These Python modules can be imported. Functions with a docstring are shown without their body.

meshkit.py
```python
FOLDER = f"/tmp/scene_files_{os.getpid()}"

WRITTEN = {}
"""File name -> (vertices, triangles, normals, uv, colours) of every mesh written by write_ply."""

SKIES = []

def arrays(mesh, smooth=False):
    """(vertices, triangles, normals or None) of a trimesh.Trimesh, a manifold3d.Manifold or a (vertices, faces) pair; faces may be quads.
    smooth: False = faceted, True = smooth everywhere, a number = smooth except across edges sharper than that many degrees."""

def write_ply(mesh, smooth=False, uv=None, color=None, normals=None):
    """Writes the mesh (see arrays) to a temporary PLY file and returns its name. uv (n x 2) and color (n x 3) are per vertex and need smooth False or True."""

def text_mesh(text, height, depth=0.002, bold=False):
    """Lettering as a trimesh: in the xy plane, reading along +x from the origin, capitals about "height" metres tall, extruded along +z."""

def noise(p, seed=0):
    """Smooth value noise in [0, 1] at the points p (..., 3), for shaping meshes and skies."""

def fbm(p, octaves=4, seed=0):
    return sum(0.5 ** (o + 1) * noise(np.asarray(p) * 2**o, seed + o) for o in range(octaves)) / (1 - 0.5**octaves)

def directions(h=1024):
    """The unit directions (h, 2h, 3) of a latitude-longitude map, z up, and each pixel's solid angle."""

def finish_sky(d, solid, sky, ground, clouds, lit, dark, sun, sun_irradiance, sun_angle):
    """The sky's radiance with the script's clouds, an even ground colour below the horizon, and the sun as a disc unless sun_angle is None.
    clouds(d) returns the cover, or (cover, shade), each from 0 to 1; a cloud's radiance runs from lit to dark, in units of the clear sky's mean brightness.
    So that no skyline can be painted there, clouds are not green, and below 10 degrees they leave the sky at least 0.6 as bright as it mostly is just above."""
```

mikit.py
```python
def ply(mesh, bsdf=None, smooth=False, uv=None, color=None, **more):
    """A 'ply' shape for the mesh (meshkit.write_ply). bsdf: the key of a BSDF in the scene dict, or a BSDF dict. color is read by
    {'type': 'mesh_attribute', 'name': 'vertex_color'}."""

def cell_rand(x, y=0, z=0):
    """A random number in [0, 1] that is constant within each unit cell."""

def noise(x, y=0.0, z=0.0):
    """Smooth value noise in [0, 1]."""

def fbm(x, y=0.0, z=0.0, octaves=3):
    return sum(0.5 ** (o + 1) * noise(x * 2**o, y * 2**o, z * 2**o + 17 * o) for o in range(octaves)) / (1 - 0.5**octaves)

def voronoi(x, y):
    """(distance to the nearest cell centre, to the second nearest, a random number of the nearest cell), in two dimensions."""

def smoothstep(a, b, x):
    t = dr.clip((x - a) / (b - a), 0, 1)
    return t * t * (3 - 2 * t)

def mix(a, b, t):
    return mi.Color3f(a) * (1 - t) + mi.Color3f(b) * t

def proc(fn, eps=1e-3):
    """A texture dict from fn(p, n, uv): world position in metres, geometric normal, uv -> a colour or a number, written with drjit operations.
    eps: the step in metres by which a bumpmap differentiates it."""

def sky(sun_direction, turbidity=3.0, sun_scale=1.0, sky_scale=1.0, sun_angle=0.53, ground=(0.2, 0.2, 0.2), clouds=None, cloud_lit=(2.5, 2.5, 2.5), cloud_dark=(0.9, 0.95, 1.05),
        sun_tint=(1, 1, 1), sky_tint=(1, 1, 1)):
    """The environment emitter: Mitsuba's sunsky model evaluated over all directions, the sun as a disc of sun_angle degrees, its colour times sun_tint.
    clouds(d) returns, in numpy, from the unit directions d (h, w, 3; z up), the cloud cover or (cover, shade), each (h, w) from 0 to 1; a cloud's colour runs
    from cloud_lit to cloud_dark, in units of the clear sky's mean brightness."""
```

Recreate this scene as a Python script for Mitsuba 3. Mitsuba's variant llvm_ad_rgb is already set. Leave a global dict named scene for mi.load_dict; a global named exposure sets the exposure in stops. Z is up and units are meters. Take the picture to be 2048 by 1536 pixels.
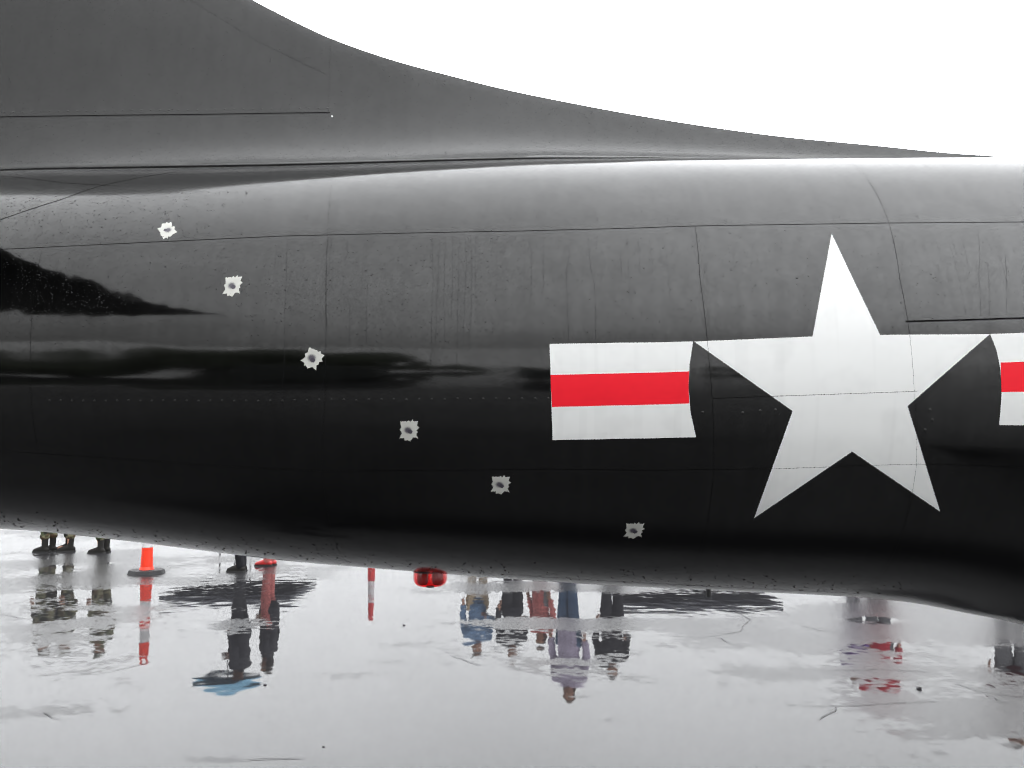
import math, json, random
import numpy as np, trimesh, shapely, manifold3d, drjit as dr, mitsuba as mi
import mikit, meshkit
from mikit import ply, proc, noise, fbm, voronoi, smoothstep, mix
from scipy.interpolate import PchipInterpolator as PC
T = mi.ScalarTransform4f
scene, labels = {}, {}
rng = np.random.default_rng(7)

# ------------------------------------------------------------------ camera, sky, exposure
PITCH = math.atan(152 / 1750)
EYE = [0.0, -3.1, 1.6]
scene['camera'] = {'type': 'perspective', 'fov': math.degrees(2 * math.atan(1024 / 1750)), 'fov_axis': 'x', 'near_clip': 0.05, 'far_clip': 5000.0,
    'to_world': T().look_at(origin=EYE, target=[0, EYE[1] + math.cos(PITCH), EYE[2] + math.sin(PITCH)], up=[0, 0, 1])}

def overcast(d):
    "a rain overcast, brighter overhead than near the horizon, with faint large clouds"
    up = np.clip(d[..., 2], 0, 1)
    soft = meshkit.fbm(d * np.array([2.2, 2.2, 3.5]), 3, 5)
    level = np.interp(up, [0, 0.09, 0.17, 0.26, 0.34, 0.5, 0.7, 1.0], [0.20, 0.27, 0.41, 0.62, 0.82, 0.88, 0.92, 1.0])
    back_level = np.interp(up, [0, 0.09, 0.17, 0.26, 0.34, 0.5, 0.7, 1.0], [0.0, 0.02, 0.08, 0.24, 0.50, 0.76, 0.90, 1.0])      # low sky behind the camera, darkened to dim its reflection in the paint
    back = np.clip(0.25 - d[..., 1] * 2.0, 0, 1); level = level * (1 - back) + back_level * back
    side = np.clip(d[..., 0], -0.7, 0.45) * np.clip(0.35 - d[..., 1] * 1.6, 0, 1)      # added gradient behind the camera, brighter to the right, for the paint reflections
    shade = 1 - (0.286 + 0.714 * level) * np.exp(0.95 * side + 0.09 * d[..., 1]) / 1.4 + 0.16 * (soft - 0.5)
    return np.ones_like(up), np.clip(shade, 0, 1)

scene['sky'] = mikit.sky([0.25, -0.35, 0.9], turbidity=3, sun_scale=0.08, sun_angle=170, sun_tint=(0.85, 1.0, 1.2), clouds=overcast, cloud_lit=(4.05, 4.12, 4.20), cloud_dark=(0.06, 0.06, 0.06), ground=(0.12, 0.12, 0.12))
exposure = 3.4

# ------------------------------------------------------------------ materials
def rgb(*c): return {'type': 'rgb', 'value': list(c)}
def mat(key, **k):
    two = k.pop('two', True)
    b = {'type': 'principled', **k}
    scene[key] = {'type': 'twosided', 'bsdf': b} if two else b
def plain(key, c, rough=0.6, spec=0.5, **k): mat(key, base_color=rgb(*c), roughness=rough, specular=spec, **k)

def paint_rough(p, n, uv):      # rain film that thins out in vertical runs
    runs = noise(p.x * 55, p.z * 1.6, 3.0)
    grime = 0.05 * smoothstep(1.42, 1.22, p.z)      # the belly is slightly dulled by spray
    return 0.05 + grime + 0.014 * smoothstep(0.45, 0.85, runs) + 0.03 * fbm(p.x * 3, p.y * 3, p.z * 3)
def paint_col(p, n, uv):
    runs = noise(p.x * 70, p.z * 2.0, 9.0)
    return mi.Color3f(0.0004 + 0.0005 * smoothstep(0.4, 0.9, runs) + 0.0004 * fbm(p.x * 9, p.y * 9, p.z * 9))
def film(p, n, uv):             # where the rain film is thin the gloss drops: mottled, drawn out downwards
    fine = noise(p.x * 150, p.y * 150, p.z * 110)
    mid = fbm(p.x * 34, p.y * 20, p.z * 16, 3)
    runs = noise(p.x * 85, p.y * 5, p.z * 2.5)
    big = fbm(p.x * 2.2, p.y * 3, p.z * 3.5, 3)
    return dr.clip(0.5 + 0.5 * (fine - 0.5) + 0.5 * (mid - 0.5) + 0.28 * (runs - 0.5) + 0.8 * (big - 0.5), 0, 1)
def mottled(key, col, rough, low, high, rough2):
    scene[key] = {'type': 'twosided', 'bsdf': {'type': 'blendbsdf', 'weight': proc(film),
        'dry': {'type': 'principled', 'base_color': proc(col), 'roughness': proc(rough2), 'specular': low}, 'film': {'type': 'principled', 'base_color': proc(col), 'roughness': proc(rough), 'specular': high}}}
def paint_rough_dry(p, n, uv): return 0.10 + 0.05 * smoothstep(1.42, 1.22, p.z) + 0.05 * fbm(p.x * 5, p.y * 5, p.z * 5)
mottled('black_paint', paint_col, paint_rough, 0.57, 0.87, paint_rough_dry)
def fin_col(p, n, uv):
    return mi.Color3f(0.007 + 0.007 * fbm(p.x * 5, p.y * 5, p.z * 2.5, 4) + 0.003 * noise(p.x * 90, p.y * 90, p.z * 90))
def fin_rough(p, n, uv): return 0.17 + 0.12 * fbm(p.x * 6, p.y * 4, p.z * 5)
mottled('fin_paint', fin_col, fin_rough, 0.40, 0.54, fin_rough)
plain('sealant', (0.012, 0.012, 0.012), 0.6, 0.2)
plain('fin_sealant', (0.035, 0.035, 0.035), 0.5, 0.3)
def white_col(p, n, uv):
    dirt = smoothstep(0.52, 0.8, fbm(p.x * 14, p.y * 14, p.z * 10, 4))
    return mi.Color3f(0.71, 0.715, 0.705) * (1 - 0.06 * dirt - 0.035 * smoothstep(0.6, 0.95, noise(p.x * 75, p.z * 3, 1.0)) - 0.02 * smoothstep(0.55, 0.8, fbm(p.x * 3, p.z * 3, 5.0)))
mat('white_paint', base_color=proc(white_col), roughness=0.25, specular=0.3)
def red_col(p, n, uv):
    return mi.Color3f(0.80, 0.016, 0.03) * (0.94 + 0.1 * fbm(p.x * 12, p.y * 12, p.z * 9))
mat('red_paint', base_color=proc(red_col), roughness=0.25, specular=0.22)
mat('decal_print', base_color={'type': 'mesh_attribute', 'name': 'vertex_color'}, roughness=0.3, specular=0.4)
plain('rain_water', (0.004, 0.004, 0.005), 0.03, 0.35)
plain('rivet_paint', (0.010, 0.010, 0.010), 0.12)
plain('dark_metal', (0.03, 0.03, 0.032), 0.4)
plain('bare_metal', (0.55, 0.55, 0.55), 0.25, metallic=1.0)
plain('tyre', (0.02, 0.02, 0.02), 0.7)
scene['beacon_glass'] = {'type': 'thindielectric', 'int_ior': 1.5, 'specular_transmittance': rgb(0.88, 0.04, 0.05), 'specular_reflectance': rgb(1, 1, 1)}
plain('lamp_glass', (0.38, 0.09, 0.08), 0.25)

# wet asphalt: one sheet, still water in the hollows and rough wet stone between them
HOLLOWS = [(4.05, np.float64(7.16), np.float64(0.46), np.float64(0.65), 0.16), (4.56, np.float64(5.32), np.float64(0.28), np.float64(0.53), 0.14), (2.18, np.float64(3.69), np.float64(0.72), np.float64(0.25), 0.08), (2.3, np.float64(2.87), np.float64(0.66), np.float64(0.26), 0.09), (2.8, np.float64(2.48), np.float64(0.49), np.float64(0.25), 0.1), (0.43, np.float64(2.98), np.float64(0.2), np.float64(0.1), 0.08), (0.33, np.float64(2.47), np.float64(0.53), np.float64(0.09), 0.07), (1.98, np.float64(4.69), np.float64(0.69), np.float64(0.41), 0.06), (-1.21, np.float64(3.6), np.float64(0.3), np.float64(0.14), 0.06), (-1.05, np.float64(4.01), np.float64(0.2), np.float64(0.1), 0.07), (-2.71, np.float64(2.68), np.float64(0.64), np.float64(0.14), 0.07), (-1.46, np.float64(1.74), np.float64(0.54), np.float64(0.06), 0.06), (-0.11, np.float64(2.69), np.float64(0.19), np.float64(0.16), 0.06), (2.78, np.float64(3.68), np.float64(0.42), np.float64(0.14), 0.08), (0.61, np.float64(8.17), np.float64(1.07), np.float64(0.48), 0.14), (0.62, np.float64(5.65), np.float64(0.93), np.float64(0.32), 0.12), (0.41, np.float64(3.86), np.float64(0.46), np.float64(0.36), 0.05), (5.13, np.float64(6.08), np.float64(0.36), np.float64(0.86), 0.12), (3.63, np.float64(3.41), np.float64(0.29), np.float64(0.43), 0.1), (3.9, np.float64(6.62), np.float64(0.44), np.float64(0.39), 0.12), (3.3, np.float64(5.15), np.float64(0.32), np.float64(0.19), 0.1), (2.8, np.float64(3.93), np.float64(0.31), np.float64(0.27), 0.08), (-3.92, np.float64(4.93), np.float64(0.4), np.float64(0.22), 0.07), (-4.49, np.float64(6.6), np.float64(0.27), np.float64(0.16), 0.08), (0.89, np.float64(4.28), np.float64(0.25), np.float64(0.19), 0.08), (0, -30, 70.0, 20.0, -0.12), (0, -1.3, 7.0, 1.9, 0.2), (0.14, np.float64(4.13), np.float64(0.6), np.float64(0.5), 0.055), (-0.32, np.float64(5.89), np.float64(0.3), np.float64(0.55), -0.03), (0.48, np.float64(3.77), np.float64(0.15), np.float64(0.26), -0.03), (3.33, np.float64(2.96), np.float64(0.2), np.float64(0.49), 0.08), (4.56, np.float64(5.72), np.float64(0.58), np.float64(1.05), 0.04), (-2.2, np.float64(4.28), np.float64(0.37), np.float64(0.17), 0.05), (-4.32, np.float64(5.73), np.float64(0.54), np.float64(0.24), 0.05), (-3.78, np.float64(4.48), np.float64(0.42), np.float64(0.31), 0.05), (-4.39, np.float64(10.67), np.float64(1.15), np.float64(1.62), -0.03), (-2.89, np.float64(5.6), np.float64(1.56), np.float64(0.31), 0.06), (-4.39, np.float64(5.3), np.float64(0.61), np.float64(0.34), 0.06), (0.62, np.float64(5.71), np.float64(1.03), np.float64(0.35), 0.1), (2.28, np.float64(5.53), np.float64(1.2), np.float64(0.76), 0.07), (-0.09, np.float64(3.89), np.float64(0.97), np.float64(0.23), 0.045), (3.1, np.float64(5.27), np.float64(1.01), np.float64(1.18), 0.09), (4.36, np.float64(5.75), np.float64(0.83), np.float64(1.19), 0.08), (1.77, np.float64(3.58), np.float64(1.12), np.float64(0.21), 0.05), (2.22, np.float64(3.3), np.float64(0.64), np.float64(0.35), 0.07), (2.33, np.float64(2.69), np.float64(0.8), np.float64(0.25), 0.06), (1.41, np.float64(2.47), np.float64(0.37), np.float64(0.15), 0.07), (-2.61, np.float64(2.6), np.float64(0.82), np.float64(0.15), 0.055), (-2.06, np.float64(1.78), np.float64(0.59), np.float64(0.1), 0.05), (-1.15, np.float64(4.67), np.float64(0.3), np.float64(0.19), 0.06), (-1.24, np.float64(3.57), np.float64(0.37), np.float64(0.17), 0.06), (2.75, np.float64(2.27), np.float64(0.65), np.float64(0.21), 0.08), (0.8, np.float64(8.25), np.float64(0.83), np.float64(0.44), 0.1), (0.04, np.float64(7.9), np.float64(0.86), np.float64(0.38), 0.06), (-5.48, np.float64(7.59), np.float64(0.36), np.float64(0.47), -0.08), (-4.91, np.float64(7.65), np.float64(0.24), np.float64(0.95), -0.08), (-3.2, np.float64(7.42), np.float64(0.88), np.float64(0.68), -0.1), (-2.13, np.float64(4.89), np.float64(0.31), np.float64(0.97), -0.09), (-2.02, np.float64(3.6), np.float64(0.48), np.float64(0.46), -0.08), (0.53, np.float64(6.76), np.float64(0.83), np.float64(0.5), -0.12), (1.62, np.float64(6.68), np.float64(0.82), np.float64(0.3), -0.09), (0.62, np.float64(4.57), np.float64(0.47), np.float64(0.44), -0.07), (-4.45, np.float64(7.75), np.float64(0.36), np.float64(0.81), -0.1), (-1.71, np.float64(8.0), np.float64(0.24), np.float64(1.86), -0.08), (3.17, np.float64(4.6), np.float64(0.26), np.float64(0.14), -0.14), (3.69, np.float64(5.86), np.float64(0.25), np.float64(0.17), -0.12), (3.59, np.float64(7.13), np.float64(0.92), np.float64(0.43), -0.07), (-0.51, np.float64(2.54), np.float64(1.54), np.float64(0.63), -0.05), (4.06, np.float64(4.28), np.float64(0.21), np.float64(0.3), -0.1)]   # x, y, half widths, height (+ bare stone, - standing water)
def wet_mask(p, n, uv):
    big = fbm(p.x * 0.33 + 7.3, p.y * 0.36 + 2.1, 0.0, 3)
    mid = fbm(p.x * 1.5 + 3.0, p.y * 1.3, 4.0, 4)
    fine = noise(p.x * 22, p.y * 22, 8.0)
    thin = fbm(p.x * 3.2, p.y * 6.0, 6.0, 3)
    h = 0.40 * big + 0.30 * mid + 0.16 * thin + 0.14 * fine
    for x, y, rx, ry, k in HOLLOWS:
        h += k * 1.3 * dr.exp(-dr.square((p.x - x) / rx) - dr.square((p.y - y) / ry))
    return smoothstep(0.50, 0.585, h)
def ripple(p, n, uv): return fbm(p.x * 5.0, p.y * 5.0, 1.0, 2)
def grit(p, n, uv): return fbm(p.x * 60, p.y * 60, 2.0, 3)
def stone_col(p, n, uv):
    return mi.Color3f(0.014, 0.0138, 0.0150) * (0.75 + 0.5 * fbm(p.x * 2, p.y * 2, 0.0, 4) + 0.25 * noise(p.x * 130, p.y * 130, 0.0))
scene['wet_asphalt'] = {'type': 'twosided', 'bsdf': {'type': 'blendbsdf', 'weight': proc(wet_mask),
    'still': {'type': 'bumpmap', 'arbitrary': proc(ripple, 0.02), 'scale': 0.0013, 'b': {'type': 'principled', 'base_color': proc(stone_col), 'roughness': 0.03, 'eta': 1.34}},
    'rough': {'type': 'bumpmap', 'arbitrary': proc(grit, 0.004), 'scale': 0.0022, 'b': {'type': 'principled', 'base_color': proc(stone_col), 'roughness': 0.32, 'eta': 1.41}}}}
plain('crack_fill', (0.012, 0.012, 0.013), 0.5, 0.2)
plain('pebble', (0.05, 0.045, 0.05), 0.5)

# ------------------------------------------------------------------ naming helpers
def numbered(name, parent=''):
    base = parent + '__' + name if parent else name
    key, i = base, 0
    taken = lambda k: k in scene or k in labels or any(q.startswith(k + '__') for q in scene)
    while taken(key):
        i += 1; key = f'{base}_{i:03d}'
    return key
def obj(name, shape, parent='', **lab):
    key = numbered(name, parent); scene[key] = shape
    if lab: labels[key] = lab
    return key
def thing(name, label, category, group=None):
    key = numbered(name); labels[key] = {'label': label, 'category': category}
    if group: labels[key]['group'] = group
    return key
def given(v, f, bsdf, normals=None, color=None):
    "a ply with its own normals"
    path = meshkit.write_ply((v, f), False, None, color, normals=normals)
    return {'type': 'ply', 'filename': path, 'face_normals': normals is None, 'bsdf': {'type': 'ref', 'id': bsdf}}

# measured coordinates on the jet: [x, angle] on the fuselage, [x, z] on the fin, all in metres and radians
DATA = json.loads('{"RT":[0.55,0.66,0.72,0.7395,0.7416,0.7436,0.7458,0.7512,0.7578,0.7627,0.7633,0.7575,0.7524,0.7472,0.742,0.7365,0.75,0.75,0.75,0.72,0.62,0.5],"RB":[0.4,0.5,0.55,0.5708,0.5946,0.6239,0.6534,0.672,0.6885,0.7034,0.7141,0.7262,0.7363,0.7564,0.8081,0.8571,0.85,0.85,0.8,0.7,0.6,0.5],"star":[[0.889,0.4773],[0.9002,0.3985],[0.913,0.3257],[0.9273,0.2571],[0.9427,0.1917],[0.9593,0.1287],[0.9769,0.0673],[1.0245,0.0675],[1.0721,0.0677],[1.1195,0.0679],[1.1669,0.0681],[1.2141,0.0683],[1.2613,0.0685],[1.2237,0.0259],[1.1869,-0.0164],[1.1508,-0.0588],[1.1154,-0.1014],[1.0805,-0.1442],[1.0462,-0.1876],[1.063,-0.2513],[1.0814,-0.316],[1.1014,-0.3824],[1.1233,-0.4511],[1.1475,-0.523],[1.1743,-0.5992],[1.1281,-0.5571],[1.0831,-0.5159],[1.0389,-0.4756],[0.9957,-0.436],[0.9531,-0.3971],[0.9113,-0.3587],[0.8719,-0.403],[0.8326,-0.4488],[0.7935,-0.4963],[0.7546,-0.546],[0.7157,-0.5986],[0.677,-0.6541],[0.6856,-0.5681],[0.6957,-0.4885],[0.707,-0.4139],[0.7195,-0.3428],[0.7329,-0.2742],[0.7473,-0.2075],[0.7033,-0.165],[0.6597,-0.1224],[0.6166,-0.0797],[0.5738,-0.0365],[0.5313,0.0068],[0.4888,0.0486],[0.5409,0.0509],[0.5929,0.0532],[0.6448,0.0556],[0.6967,0.0581],[0.7487,0.0607],[0.8006,0.0633],[0.8117,0.1253],[0.824,0.1889],[0.8376,0.2549],[0.8528,0.3241],[0.8697,0.3977]],"bar_left":[[0.1022,0.0392],[0.2921,0.0457],[0.4862,0.0487],[0.4758,-0.0367],[0.4731,-0.1208],[0.4795,-0.2148],[0.4966,-0.3088],[0.3073,-0.3185],[0.1111,-0.3331],[0.106,-0.1456]],"stripe_left":[[0.1046,-0.078],[0.2913,-0.0675],[0.4746,-0.061],[0.4731,-0.1208],[0.4758,-0.1808],[0.2918,-0.1893],[0.1089,-0.2018],[0.106,-0.1398]],"bar_right_arc":[[1.2613,0.0685],[1.275,0.0112],[1.2835,-0.0589],[1.2864,-0.1372],[1.2849,-0.2517]],"bar_right":[[1.3488,0.0741],[1.3486,-0.2459]],"stripe_right":[[1.2845,-0.0327],[1.344,-0.0286],[1.3437,-0.1312],[1.2863,-0.1355]],"seam_high":[[-1.5741,0.4644],[-1.1037,0.4849],[-0.6702,0.5039],[0.0373,0.504],[0.5176,0.5213],[1.0578,0.5314],[1.4225,0.5333]],"seam_low":[[-1.5705,-0.6341],[-0.5513,-0.5112],[0.1054,-0.4559],[0.4461,-0.4436],[0.7262,-0.4297],[1.0846,-0.4034]],"seam_mid":[[0.5352,-0.162],[0.7133,-0.1524],[1.0616,-0.1354]],"seam_lip":[[1.0486,0.1157],[1.2004,0.1199],[1.3529,0.126]],"fair_a":[[-1.614,0.6364],[-1.4443,0.7716],[-1.3392,0.8936],[-1.2396,0.9752]],"fair_b":[[-1.7449,1.0716],[-1.4725,0.9384],[-1.278,0.8887]],"belly":[[-0.0311,-1.2787],[0.2857,-1.2806],[0.6073,-1.2903],[0.9313,-1.3198],[1.12,-1.3152]],"rivets":[[-1.3569,-0.2278],[-0.7424,-0.2007],[-0.381,-0.1858],[0.1169,-0.1685]],"rivets_b":[[0.5112,-0.2146],[0.6163,-0.2158],[0.662,-0.208],[0.7026,-0.2041],[1.1048,-0.2014],[1.1129,-0.2374],[1.0957,-0.2743]],"holes":[{"c":[-1.0426,0.5509],"o":[[-0.0343,0.0076],[-0.0234,0.0106],[-0.0237,0.0283],[-0.0126,0.0293],[-0.0102,0.0353],[-0.0044,0.029],[0.0044,0.0358],[0.0114,0.0172],[0.0209,0.0135],[0.0223,0.0017],[0.0339,-0.011],[0.0244,-0.0172],[0.0183,-0.0235],[0.017,-0.0295],[0.0085,-0.0272],[0.0092,-0.0367],[0.002,-0.0318],[-0.0052,-0.0391],[-0.0102,-0.0268],[-0.0173,-0.0226],[-0.0194,-0.0127],[-0.024,-0.0061]],"h":[[0.0023,-0.001,0.0082],[-0.007,0.0,0.0041]]},{"c":[-0.8076,0.2746],"k":3},{"c":[-0.5592,-0.0188],"o":[[-0.0084,0.034],[-0.0032,0.029],[0.0013,0.0293],[0.0082,0.0252],[0.0132,0.026],[0.0151,0.0202],[0.024,0.0227],[0.0242,0.0152],[0.0352,0.0105],[0.0266,0.0],[0.029,-0.0098],[0.0195,-0.0104],[0.0179,-0.02],[0.012,-0.0209],[0.0107,-0.0378],[-0.0007,-0.0263],[-0.0136,-0.0319],[-0.0187,-0.0223],[-0.0252,-0.0224],[-0.0222,-0.0162],[-0.0239,-0.0131],[-0.0344,-0.0064],[-0.0207,0.0042],[-0.0223,0.0152],[-0.0137,0.019],[-0.0117,0.0296]],"h":[[-0.0026,0.0017,0.0098],[0.0008,-0.0056,0.0055]]},{"c":[-0.2868,-0.3094],"o":[[-0.0244,0.0275],[-0.0151,0.0262],[-0.0117,0.0278],[-0.0051,0.0265],[-0.0023,0.0287],[-0.0006,0.0315],[0.0015,0.0294],[0.0042,0.0261],[0.007,0.0284],[0.011,0.0346],[0.0133,0.0279],[0.0163,0.0277],[0.0268,0.0293],[0.0236,0.0203],[0.0235,0.0142],[0.0299,0.0089],[0.0235,0.0031],[0.0217,-0.0006],[0.0249,-0.0061],[0.0207,-0.0099],[0.0208,-0.0149],[0.0258,-0.0269],[0.019,-0.0231],[0.0107,-0.0227],[0.0021,-0.036],[-0.0055,-0.0312],[-0.0128,-0.0344],[-0.0137,-0.0252],[-0.0281,-0.027],[-0.021,-0.0127],[-0.0206,-0.0076],[-0.0262,0.0002],[-0.021,0.0085],[-0.023,0.017]],"h":[[-0.003,-0.0002,0.0085],[0.0032,-0.0049,0.0052]]},{"c":[-0.0324,-0.5358],"k":3},{"c":[0.35,-0.7368],"k":3}],"riv":[[[-0.6626,0.5035],[-0.6477,0.2951],[-0.6409,0.0152],[-0.6503,-0.3042]],[[-0.5371,0.5037],[-0.5352,0.3813],[-0.5208,0.1299],[-0.5229,-0.0875],[-0.544,-0.1926],[-0.5628,-0.5072]],[[-0.2296,0.4866],[-0.2222,0.2865],[-0.2225,0.0528],[-0.2247,-0.1332]],[[-0.2079,0.491],[-0.2079,0.395],[-0.2092,0.2053],[-0.2111,0.0344]],[[-0.1903,0.4854],[-0.191,0.286],[-0.1846,0.016]],[[-0.1717,0.4949],[-0.1663,0.3278],[-0.1674,0.1277]],[[-0.1512,0.4892],[-0.1497,0.3491],[-0.1507,0.1276],[-0.1511,-0.1118]],[[-0.1354,0.4937],[-0.1288,0.3706],[-0.1327,0.1276],[-0.1348,0.0346]],[[-0.1194,0.4882],[-0.112,0.2848],[-0.1132,0.1275],[-0.1181,0.0072]],[[-0.1036,0.4927],[-0.104,0.3266],[-0.1013,0.2043]],[[0.0458,0.4962],[0.0537,0.4122],[0.0542,0.2828],[0.0524,0.2033]],[[0.0914,0.4929],[0.0869,0.367],[0.0871,0.2424]],[[0.1824,0.4483],[0.1596,0.4389],[0.1594,0.3666],[0.1517,0.3238],[0.153,0.1275],[0.1536,0.045]],[[0.2157,0.482],[0.2171,0.345],[0.2273,0.2625],[0.2264,0.0459]],[[0.3023,0.4108],[0.3015,0.2827]],[[1.2946,0.524],[1.2531,0.2723],[1.2417,0.1196]],[[1.2881,0.355],[1.2695,0.1941],[1.2609,0.083]],[[1.3422,0.3984],[1.3147,0.1937],[1.3071,0.1008]],[[-0.0559,0.4863],[-0.0578,0.3692]],[[-0.4572,0.2084],[-0.4552,0.0342]],[[-0.4101,0.2901],[-0.4053,0.0342]]],"spine":[[-2.693,5.49],[-2.226,4.678],[-2.004,4.329],[-1.79,4.051],[-1.582,3.818],[-1.379,3.626],[-1.18,3.465],[-0.984,3.325],[-0.868,3.259],[-0.773,3.208],[-0.678,3.161],[-0.414,3.059],[-0.228,3.003],[-0.044,2.951],[0.23,2.887],[0.5,2.831],[0.767,2.783],[0.962,2.753],[1.294,2.714],[1.554,2.682],[1.709,2.668]],"fin_joints":{"slot":[[-1.8694,2.8458],[-1.1278,2.8425],[-0.6555,2.8452]],"diag":[[-1.2018,3.3105],[-0.9318,3.138],[-0.6716,3.002]],"post":[[-0.6743,3.173],[-0.6708,3.0872],[-0.6619,2.8346]],"stud":[-0.647,2.8301]},"tail":{"le":-1.88,"le_tip":-1.76,"z0":2.5,"z1":2.72,"y":1.95}}')

# ------------------------------------------------------------------ jet surfaces
S0 = 0.75                                    # s = S0 * angle, the girth coordinate
def dents(x, th):
    q = np.stack([x * 1.25, th * 4.2, 0 * x + 3.3], -1)
    a = meshkit.fbm(q, 2, 11) - 0.5
    b = meshkit.noise(np.stack([x * 5.0, th * 7.0, 0 * x + 1.7], -1), 3) - 0.5
    c = meshkit.noise(np.stack([x * 1.1, th * 13.0, 0 * x + 6.1], -1), 8) - 0.5
    e = meshkit.fbm(np.stack([x * 19.0, th * 15.0, 0 * x + 2.2], -1), 2, 21) - 0.5          # oil-canning near the tail
    side = np.exp(-((th + 0.10) / 0.42) ** 2)
    return side * ((0.0024 + 0.0085 * smooth01(0.0, -1.3, x)) * a + 0.00035 * b + 0.0014 * c) + 0.00025 * b + 0.0016 * smooth01(-0.55, -1.0, x) * np.exp(-((th - 0.33) / 0.20) ** 2) * e
def smooth01(a, b, x):
    t = np.clip((x - a) / (b - a), 0, 1); return t * t * (3 - 2 * t)
# ---- jet shape: tables of the fuselage stations (x along the body, nose towards +x) ----
ST = np.array([-3.4,-2.8,-2.2,-1.7,-1.4,-1.1,-0.8,-0.5,-0.2,0.1,0.4,0.7,1.0,1.3,1.6,1.9,2.3,2.8,3.4,4.2,5.0,5.6])
RY = np.array([.36,.45,.53,.585,.615,.645,.672,.695,.715,.73,.742,.75,.75,.75,.75,.75,.75,.75,.74,.70,.60,.50])
ZC = np.array([1.93,1.925,1.92,1.915,1.91,1.905,1.90,1.895,1.89,1.885,1.88,1.88,1.88,1.88,1.88,1.88,1.88,1.88,1.87,1.85,1.82,1.80])
RT = np.array(DATA['RT'])
RB = np.array(DATA['RB'])
fRY, fZC, fRT, fRB = PC(ST,RY), PC(ST,ZC), PC(ST,RT), PC(ST,RB)
from scipy.interpolate import CubicSpline
BELLY_T=-np.radians([36,43,52,62,74,90])          # below 36 degrees the section leaves the ellipse for a shallow keel
BELLY=CubicSpline(-BELLY_T,[[.809,.5878],[.727,.687],[.604,.791],[.457,.875],[.262,.948],[0,1.0]],bc_type=((1,(-.5878,.809)),(1,(-1.0,.06))))
def yc(x): return -0.05*x
def bump(x,c,w): return np.exp(-((x-c)/w)**2)
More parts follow.
